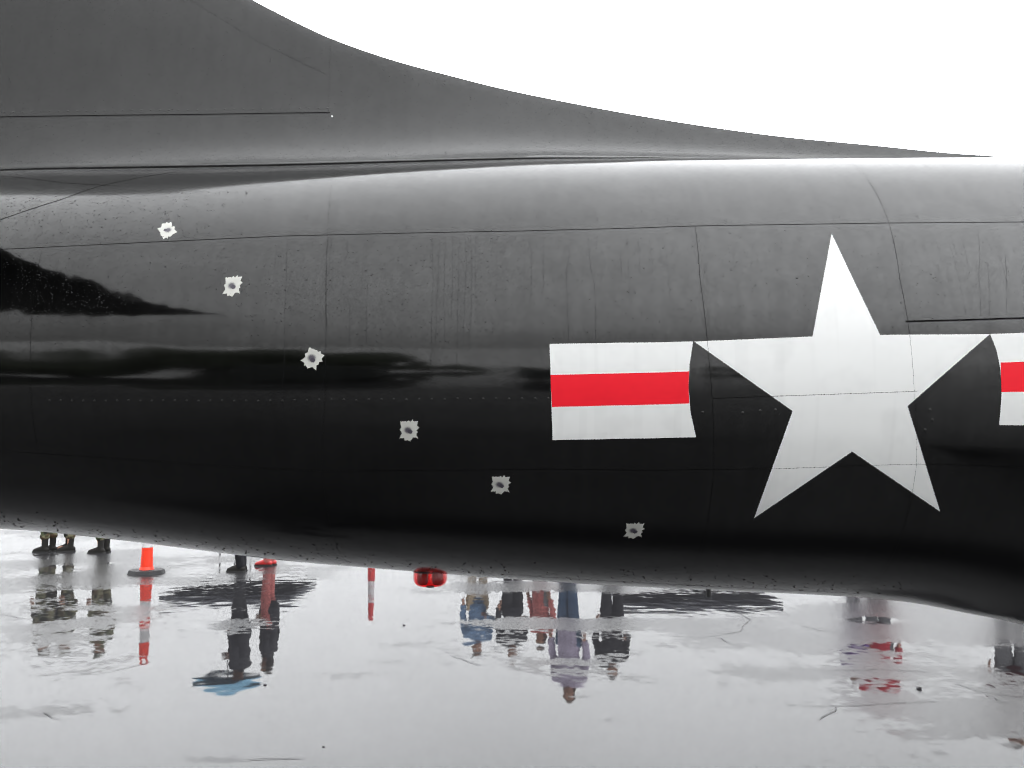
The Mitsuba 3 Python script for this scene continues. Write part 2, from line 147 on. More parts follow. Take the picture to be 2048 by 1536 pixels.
def skin(x, th, off=0.0, dent=True):
    "point of the near side (mirror=-1) of the fuselage skin at station x and angle th (0 = side, +90 deg = crown)"
    x=np.asarray(x,float); th=np.asarray(th,float)
    r=fRY(x); v=np.where(th>0,fRT(x),fRB(x))
    c,s=np.cos(th),np.sin(th)
    n=np.stack([0*x,-c*v,s*r],-1); n/=np.linalg.norm(n,axis=-1,keepdims=True)
    q=np.where(th<-np.pi/2,-np.pi-th,th); low=q<BELLY_T[0]
    b=BELLY(np.clip(-q,-BELLY_T[0],np.pi/2))
    c2=np.where(low,b[...,0]*np.where(th<-np.pi/2,-1,1),c); s2=np.where(low,-b[...,1],s)
    p=np.stack([x,yc(x)-r*c2,fZC(x)+v*s2],-1)
    if dent: off=off+dents(x,th)
    return p+n*np.asarray(off)[...,None]

def skin_s(x, s, off=0.0): return skin(x, np.asarray(s) / S0, off)

SPX, SPZ = np.array([a for a, b in DATA['spine']] + [1.9, 2.15, 2.4]), np.array([b for a, b in DATA['spine']] + [2.642, 2.625, 2.61])
fTOP = PC(SPX, SPZ)
fTHF = PC([-3.4, -2.0, -1.7, -1.4, -0.8, -0.2, 0.1, 0.4, 0.8, 1.2, 1.7, 2.4], np.radians([75, 75, 74.5, 73, 71.5, 71.5, 73, 76, 80, 84, 87, 89]))
FIN_TIP = 4.25
def fin(x, z, off=0.0, mirror=1.0):
    "point on the near face of the fin and its fairing at station x, height z"
    x, z = np.broadcast_arrays(np.asarray(x, float), np.asarray(z, float))
    zt = np.minimum(fTOP(x), 9); f = skin(x, fTHF(x), 0.006, False)
    zf, y3 = f[..., 2], yc(x) - f[..., 1]
    d = np.clip(zt - z, 0, None)
    wf = 0.003 + 0.075 * (1 - np.exp(-d / 0.55)) * smooth01(-3.15, -2.2, x) + 0.006 * (1 - np.exp(-d / 0.02))
    H = np.clip(zt - zf, 0.01, None); L = np.minimum(0.155, 0.36 * H)
    d3 = H
    wf3 = 0.003 + 0.075 * (1 - np.exp(-d3 / 0.55)) * smooth01(-3.15, -2.2, x) + 0.006
    h = np.clip(z - zf, 0, None)
    w = wf + np.clip(y3 - wf3, 0, None) * np.exp(-(h / L))
    return np.stack([x, yc(x) - mirror * (w + off), z], -1)

def normals_of(fn, a, b, e=0.0015):
    da, db = fn(a + e, b) - fn(a - e, b), fn(a, b + e) - fn(a, b - e)
    n = np.cross(da, db); return n / np.maximum(np.linalg.norm(n, axis=-1, keepdims=True), 1e-12)

def mesh_region(poly, step):
    "2-D vertices and triangles that fill a shapely polygon on a grid of the given step"
    x0, y0, x1, y1 = poly.bounds
    i0, i1, j0, j1 = int(np.floor(x0 / step)), int(np.ceil(x1 / step)), int(np.floor(y0 / step)), int(np.ceil(y1 / step))
    I, J = np.meshgrid(np.arange(i0, i1), np.arange(j0, j1), indexing='ij'); I, J = I.ravel(), J.ravel()
    boxes = shapely.box(I * step, J * step, (I + 1) * step, (J + 1) * step)
    shapely.prepare(poly)
    inside = shapely.contains(poly, boxes); touch = shapely.intersects(poly, boxes) & ~inside
    verts, tris = [], []
    a = np.stack([I[inside], J[inside]], 1) * step
    if len(a):
        q = np.stack([a, a + [step, 0], a + [step, step], a + [0, step]], 1).reshape(-1, 2)
        k = np.arange(len(a))[:, None] * 4
        verts.append(q); tris.append(np.vstack([k + [0, 1, 2], k + [0, 2, 3]]))
    at = sum(map(len, verts))
    for g in shapely.intersection(poly, boxes[touch]):
        for c in getattr(g, 'geoms', [g]):
            if c.geom_type != 'Polygon' or c.area < 1e-10: continue
            v, f = trimesh.creation.triangulate_polygon(c, engine='earcut')
            verts.append(np.asarray(v)); tris.append(np.asarray(f) + at); at += len(v)
    v, f = np.vstack(verts), np.vstack(tris)
    u, inv = np.unique(np.round(v, 6), axis=0, return_inverse=True); f = inv.ravel()[f]
    e1, e2 = u[f[:, 1]] - u[f[:, 0]], u[f[:, 2]] - u[f[:, 0]]
    area = e1[:, 0] * e2[:, 1] - e1[:, 1] * e2[:, 0]
    f = np.where((area < 0)[:, None], f[:, ::-1], f)
    return u, f[np.abs(area) > 1e-11]

def patch(poly, step, bsdf, fn, color=None, flip=False):
    polys = [g for g in getattr(poly, 'geoms', [poly]) if g.geom_type == 'Polygon' and g.area > 1e-7]
    V, F, at = [], [], 0
    for g in polys:
        v, f = mesh_region(g, step); V.append(v); F.append(f + at); at += len(v)
    v, f = np.vstack(V), np.vstack(F)
    p, n = fn(v[:, 0], v[:, 1]), normals_of(fn, v[:, 0], v[:, 1])
    if flip: f, n = f[:, ::-1], -n
    return given(p, f, bsdf, n, None if color is None else color(v))

def thick(line, w): return shapely.LineString(line).buffer(w / 2, cap_style='flat')
def to_s(pts): return [(x, t * S0) for x, t in pts]
def ext(pts, left=None, right=None):
    p = list(map(tuple, pts))
    if left is not None: p = [(left, p[0][1] + (p[0][0] - left) * 0)] + p
    if right is not None: p = p + [(right, p[-1][1])]
    return p

# ------------------------------------------------------------------ the jet
jet = thing('fighter_jet', 'glossy black jet aircraft wet with rain, white star and bar marking on its fuselage', 'aircraft')
XA, XB = -3.4, 5.6
sB, sT = -S0 * math.radians(97), S0 * math.radians(90)
whole = shapely.box(XA, sB, XB, sT)
hi = ext(to_s(DATA['seam_high']), XA, XB)
lo = ext([p for p in to_s(DATA['seam_low'])[1:]], XA, XB)
Z = lambda d: S0 * math.radians(d)
gap = 0.0028
seams = [thick(hi, gap), thick(lo, 0.0016),
    thick([(-0.585, sT), (-0.56, Z(45)), (-0.541, Z(28.9))], 0.0009), thick([(-0.541, Z(28.9)), (-0.522, Z(5)), (-0.52, Z(-8)), (-0.545, Z(-29)), (-0.55, sB)], 0.0011),
    thick([(0.518, Z(29.9)), (0.514, Z(16)), (0.527, Z(-1.1)), (0.535, Z(-8.6)), (0.55, Z(-25.4)), (0.555, sB)], 0.0014),
    thick([(1.06, sT), (1.056, Z(50)), (1.055, Z(30.5)), (1.046, Z(15.7)), (1.053, Z(4.9)), (1.062, Z(-7.5)), (1.085, Z(-23.5)), (1.10, Z(-60)), (1.10, sB)], 0.0013),
    thick([(-1.433, Z(26.7)), (-1.414, Z(-7.4)), (-1.42, Z(-31))], 0.0014),
    thick([(0.537, DATA['seam_mid'][0][1] * S0)] + to_s(DATA['seam_mid'])[1:] + [(1.07, DATA['seam_mid'][2][1] * S0)], 0.0018),
    thick(ext(to_s(DATA['seam_lip']), 1.046, 2.6), 0.005), thick([(2.6, sT), (2.6, sB)], 0.003), thick([(-2.6, sT), (-2.6, sB)], 0.003), thick([(4.2, sT), (4.2, sB)], 0.003),
    thick([(-1.75, 0.585)] + to_s(DATA['fair_a']) + [(-1.12, 0.80)], 0.0045), thick([(-1.9, 0.86)] + to_s(DATA['fair_b']), 0.003),
    thick([(-0.031, DATA['belly'][0][1] * S0 - 0.02)] + to_s(DATA['belly']), 0.006)]
groups = whole.difference(shapely.union_all(seams))
pieces = sorted([g for g in groups.geoms if g.area > 1e-5], key=lambda g: -g.area)
for g in pieces:
    x0, x1 = g.bounds[0], g.bounds[2]
    step = 0.009 if x1 > -1.9 and x0 < 2.2 else 0.04
    obj('skin_panel', patch(g, step, 'black_paint', skin_s), jet)
ringx = np.linspace(XA, XB, 181); ringt = np.linspace(math.radians(-98), math.radians(91), 71)
def sheet(fn, xs, ts, bsdf, flip=False):
    A, B = np.meshgrid(xs, ts, indexing='ij'); p = fn(A.ravel(), B.ravel())
    i, j = np.meshgrid(np.arange(len(xs) - 1), np.arange(len(ts) - 1), indexing='ij'); k = (i * len(ts) + j).ravel()
    f = np.vstack([np.stack([k, k + len(ts), k + len(ts) + 1], 1), np.stack([k, k + len(ts) + 1, k + 1], 1)])
    if flip: f = f[:, ::-1]
    return ply((p, f), bsdf, smooth=True)
obj('sealant_core', sheet(lambda a, b: skin(a, b, -0.006), ringx, ringt, 'sealant'), jet)
def far_skin(a, b):
    p = skin(a, b); p[:, 1] = 2 * yc(a) - p[:, 1]; return p
obj('far_side_skin', sheet(far_skin, ringx, ringt, 'black_paint', True), jet)
def cap(x, name, bsdf):
    t = np.linspace(-math.pi / 2, math.pi / 2, 24); a = skin(np.full(24, x), t, 0, False); b = a[::-1].copy(); b[:, 1] = 2 * yc(x) - b[:, 1]
    ring = np.vstack([a, b[1:-1]]); c = ring.mean(0); n = len(ring); i = np.arange(n)
    inner = c + (ring - c) * 0.82 + [0.5 if x < 0 else -0.5, 0, 0]
    f = np.vstack([np.stack([i, (i + 1) % n, (i + 1) % n + n], 1), np.stack([i, (i + 1) % n + n, i + n], 1), np.stack([i + n, (i + 1) % n + n, i * 0 + 2 * n], 1)])
    obj(name, ply((np.vstack([ring, inner, [inner.mean(0)]]), f), bsdf, smooth=30), jet)
cap(XA, 'tail_pipe', 'dark_metal'); cap(XB, 'air_intake', 'dark_metal')

# fin and its long fairing, split along the joints of the photograph
xs = np.linspace(-3.1, 2.3, 200)
FOOT = np.column_stack([xs, skin(xs, fTHF(xs), 0.006, False)[:, 2]])
topz = np.minimum(fTOP(xs), FIN_TIP); topz = np.where(xs < -2.95, FIN_TIP, topz)
topz = np.maximum(topz, FOOT[:, 1] + 0.0005)
fin_all = shapely.Polygon(np.vstack([FOOT, np.column_stack([xs, topz])[::-1]])).buffer(0)
FJ = DATA['fin_joints']
slot = thick([(-3.2, FJ['slot'][0][1])] + [tuple(p) for p in FJ['slot']], 0.009)
diag = thick([(-2.6, FJ['diag'][0][1] + (FJ['diag'][0][0] + 2.6) * 0.62)] + [tuple(p) for p in FJ['diag']], 0.0009)
post = thick([tuple(p) for p in FJ['post']], 0.0007)
fin_pieces = [g for g in fin_all.difference(shapely.union_all([slot, diag, post])).geoms if g.area > 1e-4]
for g in sorted(fin_pieces, key=lambda g: -g.area):
    low = g.bounds[2] > 0.5
    obj('fin_fairing' if low else 'fin_panel', patch(g, 0.02, 'fin_paint', lambda a, b: fin(a, b)), jet)
obj('fin_core', patch(fin_all.buffer(-0.006).intersection(slot.buffer(0.05).union(post.buffer(0.03)).union(diag.buffer(0.03))), 0.02, 'fin_sealant', lambda a, b: fin(a, b, -0.003)), jet)
obj('fin_far_side', patch(fin_all, 0.05, 'fin_paint', lambda a, b: fin(a, b, 0, -1.0), flip=True), jet)
edge = np.column_stack([xs, topz]); e1, e2 = fin(xs, topz), fin(xs, topz, 0, -1.0)
k = np.arange(len(xs) - 1)
obj('fin_edge_strip', ply((np.vstack([e1, e2 ]), np.vstack([np.stack([k, k + 1, k + 1 + len(xs)], 1), np.stack([k, k + 1 + len(xs), k + len(xs)], 1)])), 'fin_paint'), jet)
b1, b2 = fin(np.full(12, -3.1), np.linspace(2.5, FIN_TIP, 12)), fin(np.full(12, -3.1), np.linspace(2.5, FIN_TIP, 12), 0, -1.0); k = np.arange(11)
obj('rudder_edge', ply((np.vstack([b1, b2]), np.vstack([np.stack([k, k + 1, k + 13], 1), np.stack([k, k + 13, k + 12], 1)])), 'fin_paint'), jet)
# lip of the fairing that laps over the fuselage
lx = np.linspace(-3.1, 1.3, 160)
a, b, c = skin(lx, fTHF(lx), 0.0065, False), skin(lx, fTHF(lx) - 0.009, 0.0045, False), skin(lx, fTHF(lx) - 0.0095, -0.002, False)
n = len(lx); k = np.arange(n - 1); f = np.vstack([np.stack([k + o, k + 1 + o, k + 1 + o + n], 1) for o in (0, n)] + [np.stack([k + o, k + 1 + o + n, k + o + n], 1) for o in (0, n)])
obj('fairing_lip', ply((np.vstack([a, b, c]), f), 'fin_paint', smooth=30), jet)
def dome(p, n, r, h, k=8):
    n = n / np.linalg.norm(n); t = np.cross(n, [1, 0, 0.3]); t /= np.linalg.norm(t); b = np.cross(n, t)
    a = np.arange(k) * 2 * math.pi / k; ring = np.cos(a)[:, None] * t + np.sin(a)[:, None] * b
    v = np.vstack([p + ring * r - n * 0.0005, p + ring * r * 0.72 + n * h * 0.6, [p + n * h]]); i = np.arange(k)
    return v, np.vstack([np.stack([i, (i + 1) % k, (i + 1) % k + k], 1), np.stack([i, (i + 1) % k + k, i + k], 1), np.stack([i + k, (i + 1) % k + k, i * 0 + 2 * k], 1)])
def join(parts):
    V, F, at = [], [], 0
    for v, f in parts: V.append(v); F.append(f + at); at += len(v)
    return np.vstack(V), np.vstack(F)
sn = lambda x, s: normals_of(skin_s, np.array([x]), np.array([s]))[0]
fn_ = lambda x, z: normals_of(lambda a, b: fin(a, b), np.array([x]), np.array([z]))[0]
riv = []
rl = to_s(DATA['rivets']); rx = np.arange(rl[0][0], rl[-1][0], 0.0355)
for x in rx:
    s = np.interp(x, [p[0] for p in rl], [p[1] for p in rl]) + rng.normal(0, 0.001)
    riv.append(dome(skin_s(x, s), sn(x, s), 0.0044, 0.0009))
for x, s in to_s(DATA['rivets_b']): riv.append(dome(skin_s(x, s), sn(x, s), 0.005, 0.0011))
obj('rivets', ply(join(riv), 'rivet_paint', smooth=True), jet, label='row of small round rivets along the side', kind='stuff')
sl = FJ['slot']; riv = []
for x in np.arange(-2.4, sl[-1][0], 0.034):
    z = np.interp(x, [p[0] for p in sl], [p[1] for p in sl]) + 0.022
    riv.append(dome(fin(x, z), fn_(x, z), 0.004, 0.0012))
obj('fin_rivets', ply(join(riv), 'rivet_paint', smooth=True), jet, kind='stuff')
x, z = FJ['stud']; obj('stud', ply(dome(fin(x, z), fn_(x, z), 0.0045, 0.003, 12), 'white_paint', smooth=True), jet, label='tiny pale stud at the end of the fin slot')

# painted marking
skin_union = shapely.union_all([g.buffer(0) for g in pieces])
skin_edge = skin_union.buffer(0.00025)
def painted(name, poly, bsdf, off, parent=jet, **lab):
    return obj(name, patch(poly.intersection(skin_edge), 0.02, bsdf, lambda a, b: skin_s(a, b, off)), parent, **lab)
P = lambda key: shapely.Polygon(to_s(DATA[key]))
star = P('star').buffer(0)
painted('star', star, 'white_paint', 0.0005, label='large white five-pointed star')

bl, sl_ = P('bar_left').buffer(0), P('stripe_left').buffer(0)
# what lies between star arm and bar belongs to the bar
arc = to_s(DATA['bar_right_arc']); xe = arc[0][0] + 0.385
br = shapely.Polygon(arc + [(xe, arc[-1][1] + 0.006), (xe, arc[0][1] + 0.012)])
sr = to_s(DATA['stripe_right']); midx = float(np.interp(-(sr[0][1] + sr[3][1]) / 2, [-p[1] for p in arc], [p[0] for p in arc]))
srp = shapely.Polygon([sr[0], (xe, sr[1][1] + 0.008), (xe, sr[2][1] + 0.004), sr[3], (midx, (sr[0][1] + sr[3][1]) / 2)])
for b_, s_ in ((bl, sl_), (br, srp)):
    k = painted('bar', b_.difference(s_).difference(star), 'white_paint', 0.0005)
    painted('stripe', s_.difference(star), 'red_paint', 0.0005, k, label='red stripe along the middle of the white bar')

# bullet hole stickers, one print used in several places
for i, h in enumerate(DATA['holes']):
    src = DATA['holes'][h['k']] if 'k' in h else h
    c = (h['c'][0], h['c'][1] * S0)
    sx = 1.0
    poly = shapely.Polygon([(c[0] + a * sx, c[1] + b) for a, b in src['o']]).buffer(0)
    hc = [(c[0] + a * sx, c[1] + b, r * 1.3) for a, b, r in src['h']]
    def colour(v, hc=hc):
        base = np.tile([0.50, 0.50, 0.465], (len(v), 1))
        (ax, as_, ar), (bx, bs, br_) = hc
        da, db = np.hypot(v[:, 0] - ax, v[:, 1] - as_) / ar, np.hypot(v[:, 0] - bx, v[:, 1] - bs) / br_
        base = base * (1 - 0.16 * np.exp(-(da / 1.6) ** 2))[:, None]
        wa, wb = smooth01(1.25, 0.45, da)[:, None], smooth01(1.12, 0.88, db)[:, None]
        base = base * (1 - wa) + np.array([0.075, 0.07, 0.085]) * wa
        return base * (1 - wb) + np.array([0.05, 0.045, 0.06]) * wb
    k = obj('bullet_hole_sticker', patch(poly, 0.0012, 'decal_print', lambda a, b: skin_s(a, b, 0.0006), colour), jet)

# beacon under the belly
bx, by = -0.2865, 0.014
prof = np.array([[0.0585, 0.0], [0.0590, 0.014], [0.0589, 0.026], [0.0572, 0.037], [0.053, 0.046], [0.045, 0.053], [0.033, 0.0572], [0.016, 0.0588], [0.0, 0.059]])
prof[:, 1] *= 0.9
def lathe(prof, k=40, close=False):
    a = np.arange(k) * 2 * math.pi / k; r, z = prof[:, 0], prof[:, 1]
    v = np.stack([r[:, None] * np.cos(a), r[:, None] * np.sin(a), np.repeat(z[:, None], k, 1)], -1).reshape(-1, 3)
    i, j = np.meshgrid(np.arange(len(r) - 1), np.arange(k), indexing='ij'); p, q = (i * k + j).ravel(), (i * k + (j + 1) % k).ravel()
    f = np.vstack([np.stack([p, q, q + k], 1), np.stack([p, q + k, p + k], 1)])
    m = trimesh.Trimesh(v, f, process=False); m.merge_vertices(); m.update_faces(m.nondegenerate_faces()); return m
zb = float(skin(bx, -math.pi / 2, 0, False)[2]) + 0.004
def placed(m, M): m = m.copy(); m.apply_transform(np.array(M.matrix) if hasattr(M, 'matrix') else M); return m
flipz = np.diag([1, -1, -1, 1.0])
def at3(x, y, z): M = np.eye(4); M[:3, 3] = x, y, z; return M
be = jet + '__beacon'
obj('beacon', ply(placed(lathe(np.array([[0.0, 0.0015], [0.060, 0.0015], [0.061, 0.001], [0.061, -0.002], [0.058, -0.003], [0.0, -0.003]])), at3(bx, by, zb) @ flipz), 'dark_metal', smooth=40), jet, label='red rotating beacon under the belly')
obj('lens', ply(placed(lathe(prof), at3(bx, by, zb) @ flipz), 'beacon_glass', smooth=True), be, label='red glass dome')
for s in (-1, 1):
    pr = np.array([[0.0, 0.002], [0.016, 0.002], [0.0195, 0.010], [0.020, 0.028], [0.0180, 0.040], [0.0125, 0.047], [0.0, 0.049]])
    obj('bulb', ply(placed(lathe(pr, 20), at3(bx + s * 0.026, by, zb) @ flipz), 'lamp_glass', smooth=40), be)
obj('bulb_socket', ply(placed(trimesh.creation.cylinder(radius=0.014, height=0.006, sections=16), at3(bx, by, zb - 0.053)), 'dark_metal', smooth=40), be)
# drain stub
obj('drain_pipe', ply(placed(trimesh.creation.annulus(r_min=0.0055, r_max=0.0085, height=0.045, sections=20), at3(0.68, -0.02, float(skin(0.68, -math.pi / 2, 0, False)[2]) - 0.004)), 'dark_metal', smooth=40), jet, label='short black drain pipe under the belly')

# parts of the jet beyond the frame: tailplanes, wings, wheels
def wing(name, root, tip, thick_r, thick_t, bsdf):
    "root, tip: (x leading edge, chord, y, z)"
    t = np.linspace(0, 2 * math.pi, 41)[:-1]; cx = 0.5 + 0.5 * np.cos(t); prof_y = np.sin(t) * 0.5 * (1.35 * np.sqrt(np.clip(cx, 0, 1)) * 0 + 1) 
    secs = []
    for w in np.linspace(0, 1, 9):
        le, ch, y, z = (np.array(root) * (1 - w) + np.array(tip) * w); th_ = thick_r * (1 - w) + thick_t * w
        c01 = 1 - cx                          # 0 at leading edge
        half = th_ * (1.48 * np.sqrt(np.clip(c01, 0, 1)) - 0.63 * c01 - 1.76 * c01 ** 2 + 1.42 * c01 ** 3 - 0.51 * c01 ** 4 + 0.004)
        secs.append(np.stack([le - ch * c01, np.full(40, y), z + np.sign(np.sin(t) + 1e-9) * half], 1))
    n = 40; v = np.vstack(secs); i, j = np.meshgrid(np.arange(8), np.arange(n), indexing='ij'); p, q = (i * n + j).ravel(), (i * n + (j + 1) % n).ravel()
    f = np.vstack([np.stack([p, q, q + n], 1), np.stack([p, q + n, p + n], 1)])
    v = np.vstack([v, [secs[-1].mean(0)]]); e = 8 * n + np.arange(n); f = np.vstack([f, np.stack([e, 8 * n + (np.arange(n) + 1) % n, e * 0 + len(v) - 1], 1)])
    m = trimesh.Trimesh(v, f, process=False); m.fix_normals()
    return obj(name, ply(m, bsdf, smooth=40), jet)
TP = DATA['tail']
for s in (-1, 1):
    wing('tailplane', (TP['le'], 1.15, 0.075 + s * 0.30, TP['z0']), (TP['le_tip'], 0.85, 0.075 + s * TP['y'], TP['z1']), 0.06, 0.04, 'black_paint')
    wing('wing', (5.0, 2.0, -0.17 + s * 0.55, 1.30), (4.2, 1.3, -0.17 + s * 4.6, 1.50), 0.12, 0.07, 'black_paint')
    g = numbered('landing_gear', jet)
    obj('landing_gear', ply(placed(trimesh.creation.cylinder(radius=0.045, height=0.75, sections=20), at3(3.9, -0.19 + s * 1.15, 0.85)), 'bare_metal', smooth=40), jet)
    obj('wheel', ply(placed(lathe(np.array([[0.0, -0.07], [0.17, -0.07], [0.28, -0.085], [0.33, -0.05], [0.34, 0.0], [0.33, 0.05], [0.28, 0.085], [0.17, 0.07], [0.0, 0.07]])), at3(3.9, -0.19 + s * 1.30, 0.34) @ np.array(T().rotate([1, 0, 0], 90).matrix)), 'tyre', smooth=40), g)
g = numbered('landing_gear', jet)
obj('landing_gear', ply(placed(trimesh.creation.cylinder(radius=0.04, height=1.1, sections=20), at3(5.2, -0.26, 0.8)), 'bare_metal', smooth=40), jet)
obj('wheel', ply(placed(lathe(np.array([[0.0, -0.06], [0.12, -0.06], [0.2, -0.07], [0.25, -0.04], [0.26, 0.0], [0.25, 0.04], [0.2, 0.07], [0.12, 0.06], [0.0, 0.06]])), at3(5.2, -0.26, 0.26) @ np.array(T().rotate([1, 0, 0], 90).matrix)), 'tyre', smooth=40), g)

# ------------------------------------------------------------------ rain on the jet
def domes(p, n, r, h, k=7, stretch=None):
    "many flattened drops as one mesh"
    t = np.cross(n, [1, 0.1, 0.3]); t /= np.linalg.norm(t, axis=1, keepdims=True); b = np.cross(n, t)
    a = np.arange(k) * 2 * math.pi / k
    ring = np.cos(a)[None, :, None] * t[:, None] + np.sin(a)[None, :, None] * b[:, None]
    R, H = r[:, None, None], h[:, None, None]
    base, mid, top = p[:, None] + ring * R - n[:, None] * 0.0003, p[:, None] + ring * R * 0.78 + n[:, None] * H * 0.55, (p + n * h[:, None])[:, None]
    v = np.concatenate([base, mid, top], 1).reshape(-1, 3); i = np.arange(k); m = 2 * k + 1
    f = np.vstack([np.stack([i, (i + 1) % k, (i + 1) % k + k], 1), np.stack([i, (i + 1) % k + k, i + k], 1), np.stack([i + k, (i + 1) % k + k, i * 0 + 2 * k], 1)])
    return v, (f[None] + (np.arange(len(p)) * m)[:, None, None]).reshape(-1, 3)
marks = shapely.union_all([star, bl, br]).buffer(0.004)
def scatter(N, xr, sr, keep, rmu, rsig, flat=0.38):
    x, s = rng.uniform(*xr, N), rng.uniform(*sr, N)
    ok = (rng.uniform(size=N) < keep(x, s)) & ~shapely.contains_xy(marks, x, s)
    x, s = x[ok], s[ok]; r = np.clip(np.exp(rng.normal(math.log(rmu), rsig, len(x))), 0.0009, 0.0042)
    return domes(skin_s(x, s), normals_of(skin_s, x, s), r, r * flat)
side_keep = lambda x, s: (0.25 + 0.75 * smooth01(0.9, -0.2, x)) * smooth01(-0.06, 0.16, s) * (0.35 + 0.65 * smooth01(0.35, 0.65, meshkit.noise(np.stack([x * 3, s * 5, 0 * x], -1), 5)))
parts = [scatter(11000, (-1.9, 1.7), (-0.1, 0.40), side_keep, 0.0013, 0.28),
         scatter(1000, (-1.9, 1.2), (0.0, 0.40), side_keep, 0.0021, 0.25),
         scatter(1700, (-1.9, -0.7), (0.38, 0.62), lambda x, s: smooth01(-0.7, -1.0, x), 0.0017, 0.35),
         scatter(500, (-1.9, 1.5), (-0.45, 0.0), lambda x, s: 0.25 + 0 * x, 0.0011, 0.2),
         scatter(900, (-1.9, 1.25), (-0.985, -0.66), lambda x, s: smooth01(-0.62, -0.92, s) * 0.9, 0.0024, 0.28, 0.8)]
N = 7000; x = rng.uniform(-1.9, 1.2, N); h = rng.uniform(0, 1, N) ** 2.2
z0, z1 = skin(x, fTHF(x), 0.006, False)[:, 2] + 0.02, np.minimum(fTOP(x), 3.6) - 0.01
z = z0 + h * (z1 - z0); ok = z1 > z0 + 0.03; x, z = x[ok], z[ok]; r = np.clip(np.exp(rng.normal(math.log(0.0014), 0.30, len(x))), 0.0008, 0.003)
fs = lambda a, b: fin(a, b)
parts.append(domes(fs(x, z), normals_of(fs, x, z), r, r * 0.42))
tag = dict(kind='stuff')
obj('rain_drops', ply(join(parts), 'rain_water', smooth=True), label='small rain drops beaded all over the black jet', category='rain drops', kind='stuff')
def strip(path, r, lift=0.2, k=6):
    "a flattened thread of water along a path of (x, s)"
    p = np.array(path); L = np.concatenate([[0], np.cumsum(np.hypot(*np.diff(p, axis=0).T))]); m = max(4, int(L[-1] / 0.010))
    q = np.linspace(0, L[-1], m); x, s = np.interp(q, L, p[:, 0]), np.interp(q, L, p[:, 1])
    x = x + 0.0013 * (meshkit.noise(np.stack([s * 30, 0 * s + p[0, 0] * 50, 0 * s], -1), 2) - 0.5) * 2
    c, n = skin_s(x, s), normals_of(skin_s, x, s)
    t = np.gradient(c, axis=0); t /= np.linalg.norm(t, axis=1, keepdims=True); b = np.cross(t, n)
    rr = (r * (0.7 + 0.5 * meshkit.noise(np.stack([s * 45, 0 * s, 0 * s + p[0, 0] * 9], -1), 4)))[:, None]; rr[0] *= 0.3; rr[-1] *= 0.5
    a = np.linspace(0, math.pi, k); v = np.stack([c + b * rr * math.cos(w) + n * (rr * lift * math.sin(w) - 0.0001) for w in a], 1).reshape(-1, 3)
    i, j = np.meshgrid(np.arange(m - 1), np.arange(k - 1), indexing='ij'); o = (i * k + j).ravel()
    return v, np.vstack([np.stack([o, o + k, o + k + 1], 1), np.stack([o, o + k + 1, o + 1], 1)])
threads = [strip(to_s(l), 0.0009) for l in DATA['riv']]
for x in rng.uniform(-1.2, 1.5, 130):                     # short runs where the film on the crown breaks up
    t0 = rng.uniform(0.40, 0.46) + 0.015 * math.sin(x * 9); ln = rng.uniform(0.02, 0.05)
    if x > -0.9: threads.append(strip([(x, t0 + 0.02), (x + rng.normal(0, 0.002), t0 + 0.02 - ln)], rng.uniform(0.0009, 0.0016), 0.11))
for x in rng.uniform(-0.7, 0.45, 26):
    t0 = 0.372; threads.append(strip([(x, t0), (x + rng.normal(0, 0.004), t0 - rng.uniform(0.05, 0.28))], rng.uniform(0.0005, 0.0008)))
for x in rng.uniform(1.15, 1.5, 12):
    threads.append(strip([(x, 0.36), (x + rng.normal(0, 0.004), 0.36 - rng.uniform(0.08, 0.26))], rng.uniform(0.0005, 0.0009)))
obj('rain_runs', ply(join(threads), 'rain_water', smooth=True), label='thin runs of rain water trickling down the black fuselage', category='water runs', kind='stuff')

# ------------------------------------------------------------------ ground
g = 900.0
scene['ground'] = {'type': 'rectangle', 'to_world': T().scale([g, g, 1]), 'bsdf': {'type': 'ref', 'id': 'wet_asphalt'}}
labels['ground'] = {'label': 'wet grey asphalt apron with shallow mirror-like puddles', 'kind': 'structure'}
def ground_at(u, v):
    "where the apron lies under a line of sight of the photograph (in pixels of 2048 x 1536)"
    a, b = (u - 1024) / 1750, (768 - v) / 1750
    d = np.array([a, math.cos(PITCH) - b * math.sin(PITCH), math.sin(PITCH) + b * math.cos(PITCH)]); t = -EYE[2] / d[2]
    return np.array(EYE)[:2] + d[:2] * t
def crack(pts, w=0.009):
    p = np.array(pts); L = np.concatenate([[0], np.cumsum(np.hypot(*np.diff(p, axis=0).T))]); m = max(6, int(L[-1] / 0.05)); q = np.linspace(0, L[-1], m)
    c = np.stack([np.interp(q, L, p[:, 0]), np.interp(q, L, p[:, 1])], 1)
    c += 0.05 * (np.stack([meshkit.fbm(np.stack([q * 2.5, 0 * q + p[0, 0] * 3, 0 * q + o], -1), 3, 1) for o in (0, 9)], 1) - 0.5) * 2
    t = np.gradient(c, axis=0); t /= np.linalg.norm(t, axis=1, keepdims=True) + 1e-9; b = np.stack([-t[:, 1], t[:, 0]], 1)
    ww = (w * (0.35 + meshkit.noise(np.stack([q * 9, 0 * q, 0 * q + p[0, 1]], -1), 6)))[:, None]; ww[0] *= 0.2; ww[-1] *= 0.2
    v = np.vstack([np.column_stack([c + b * ww / 2, np.full(m, 0.004)]), np.column_stack([c - b * ww / 2, np.full(m, 0.004)])]); k = np.arange(m - 1)
    return v, np.vstack([np.stack([k, k + m, k + m + 1], 1), np.stack([k, k + m + 1, k + 1], 1)])
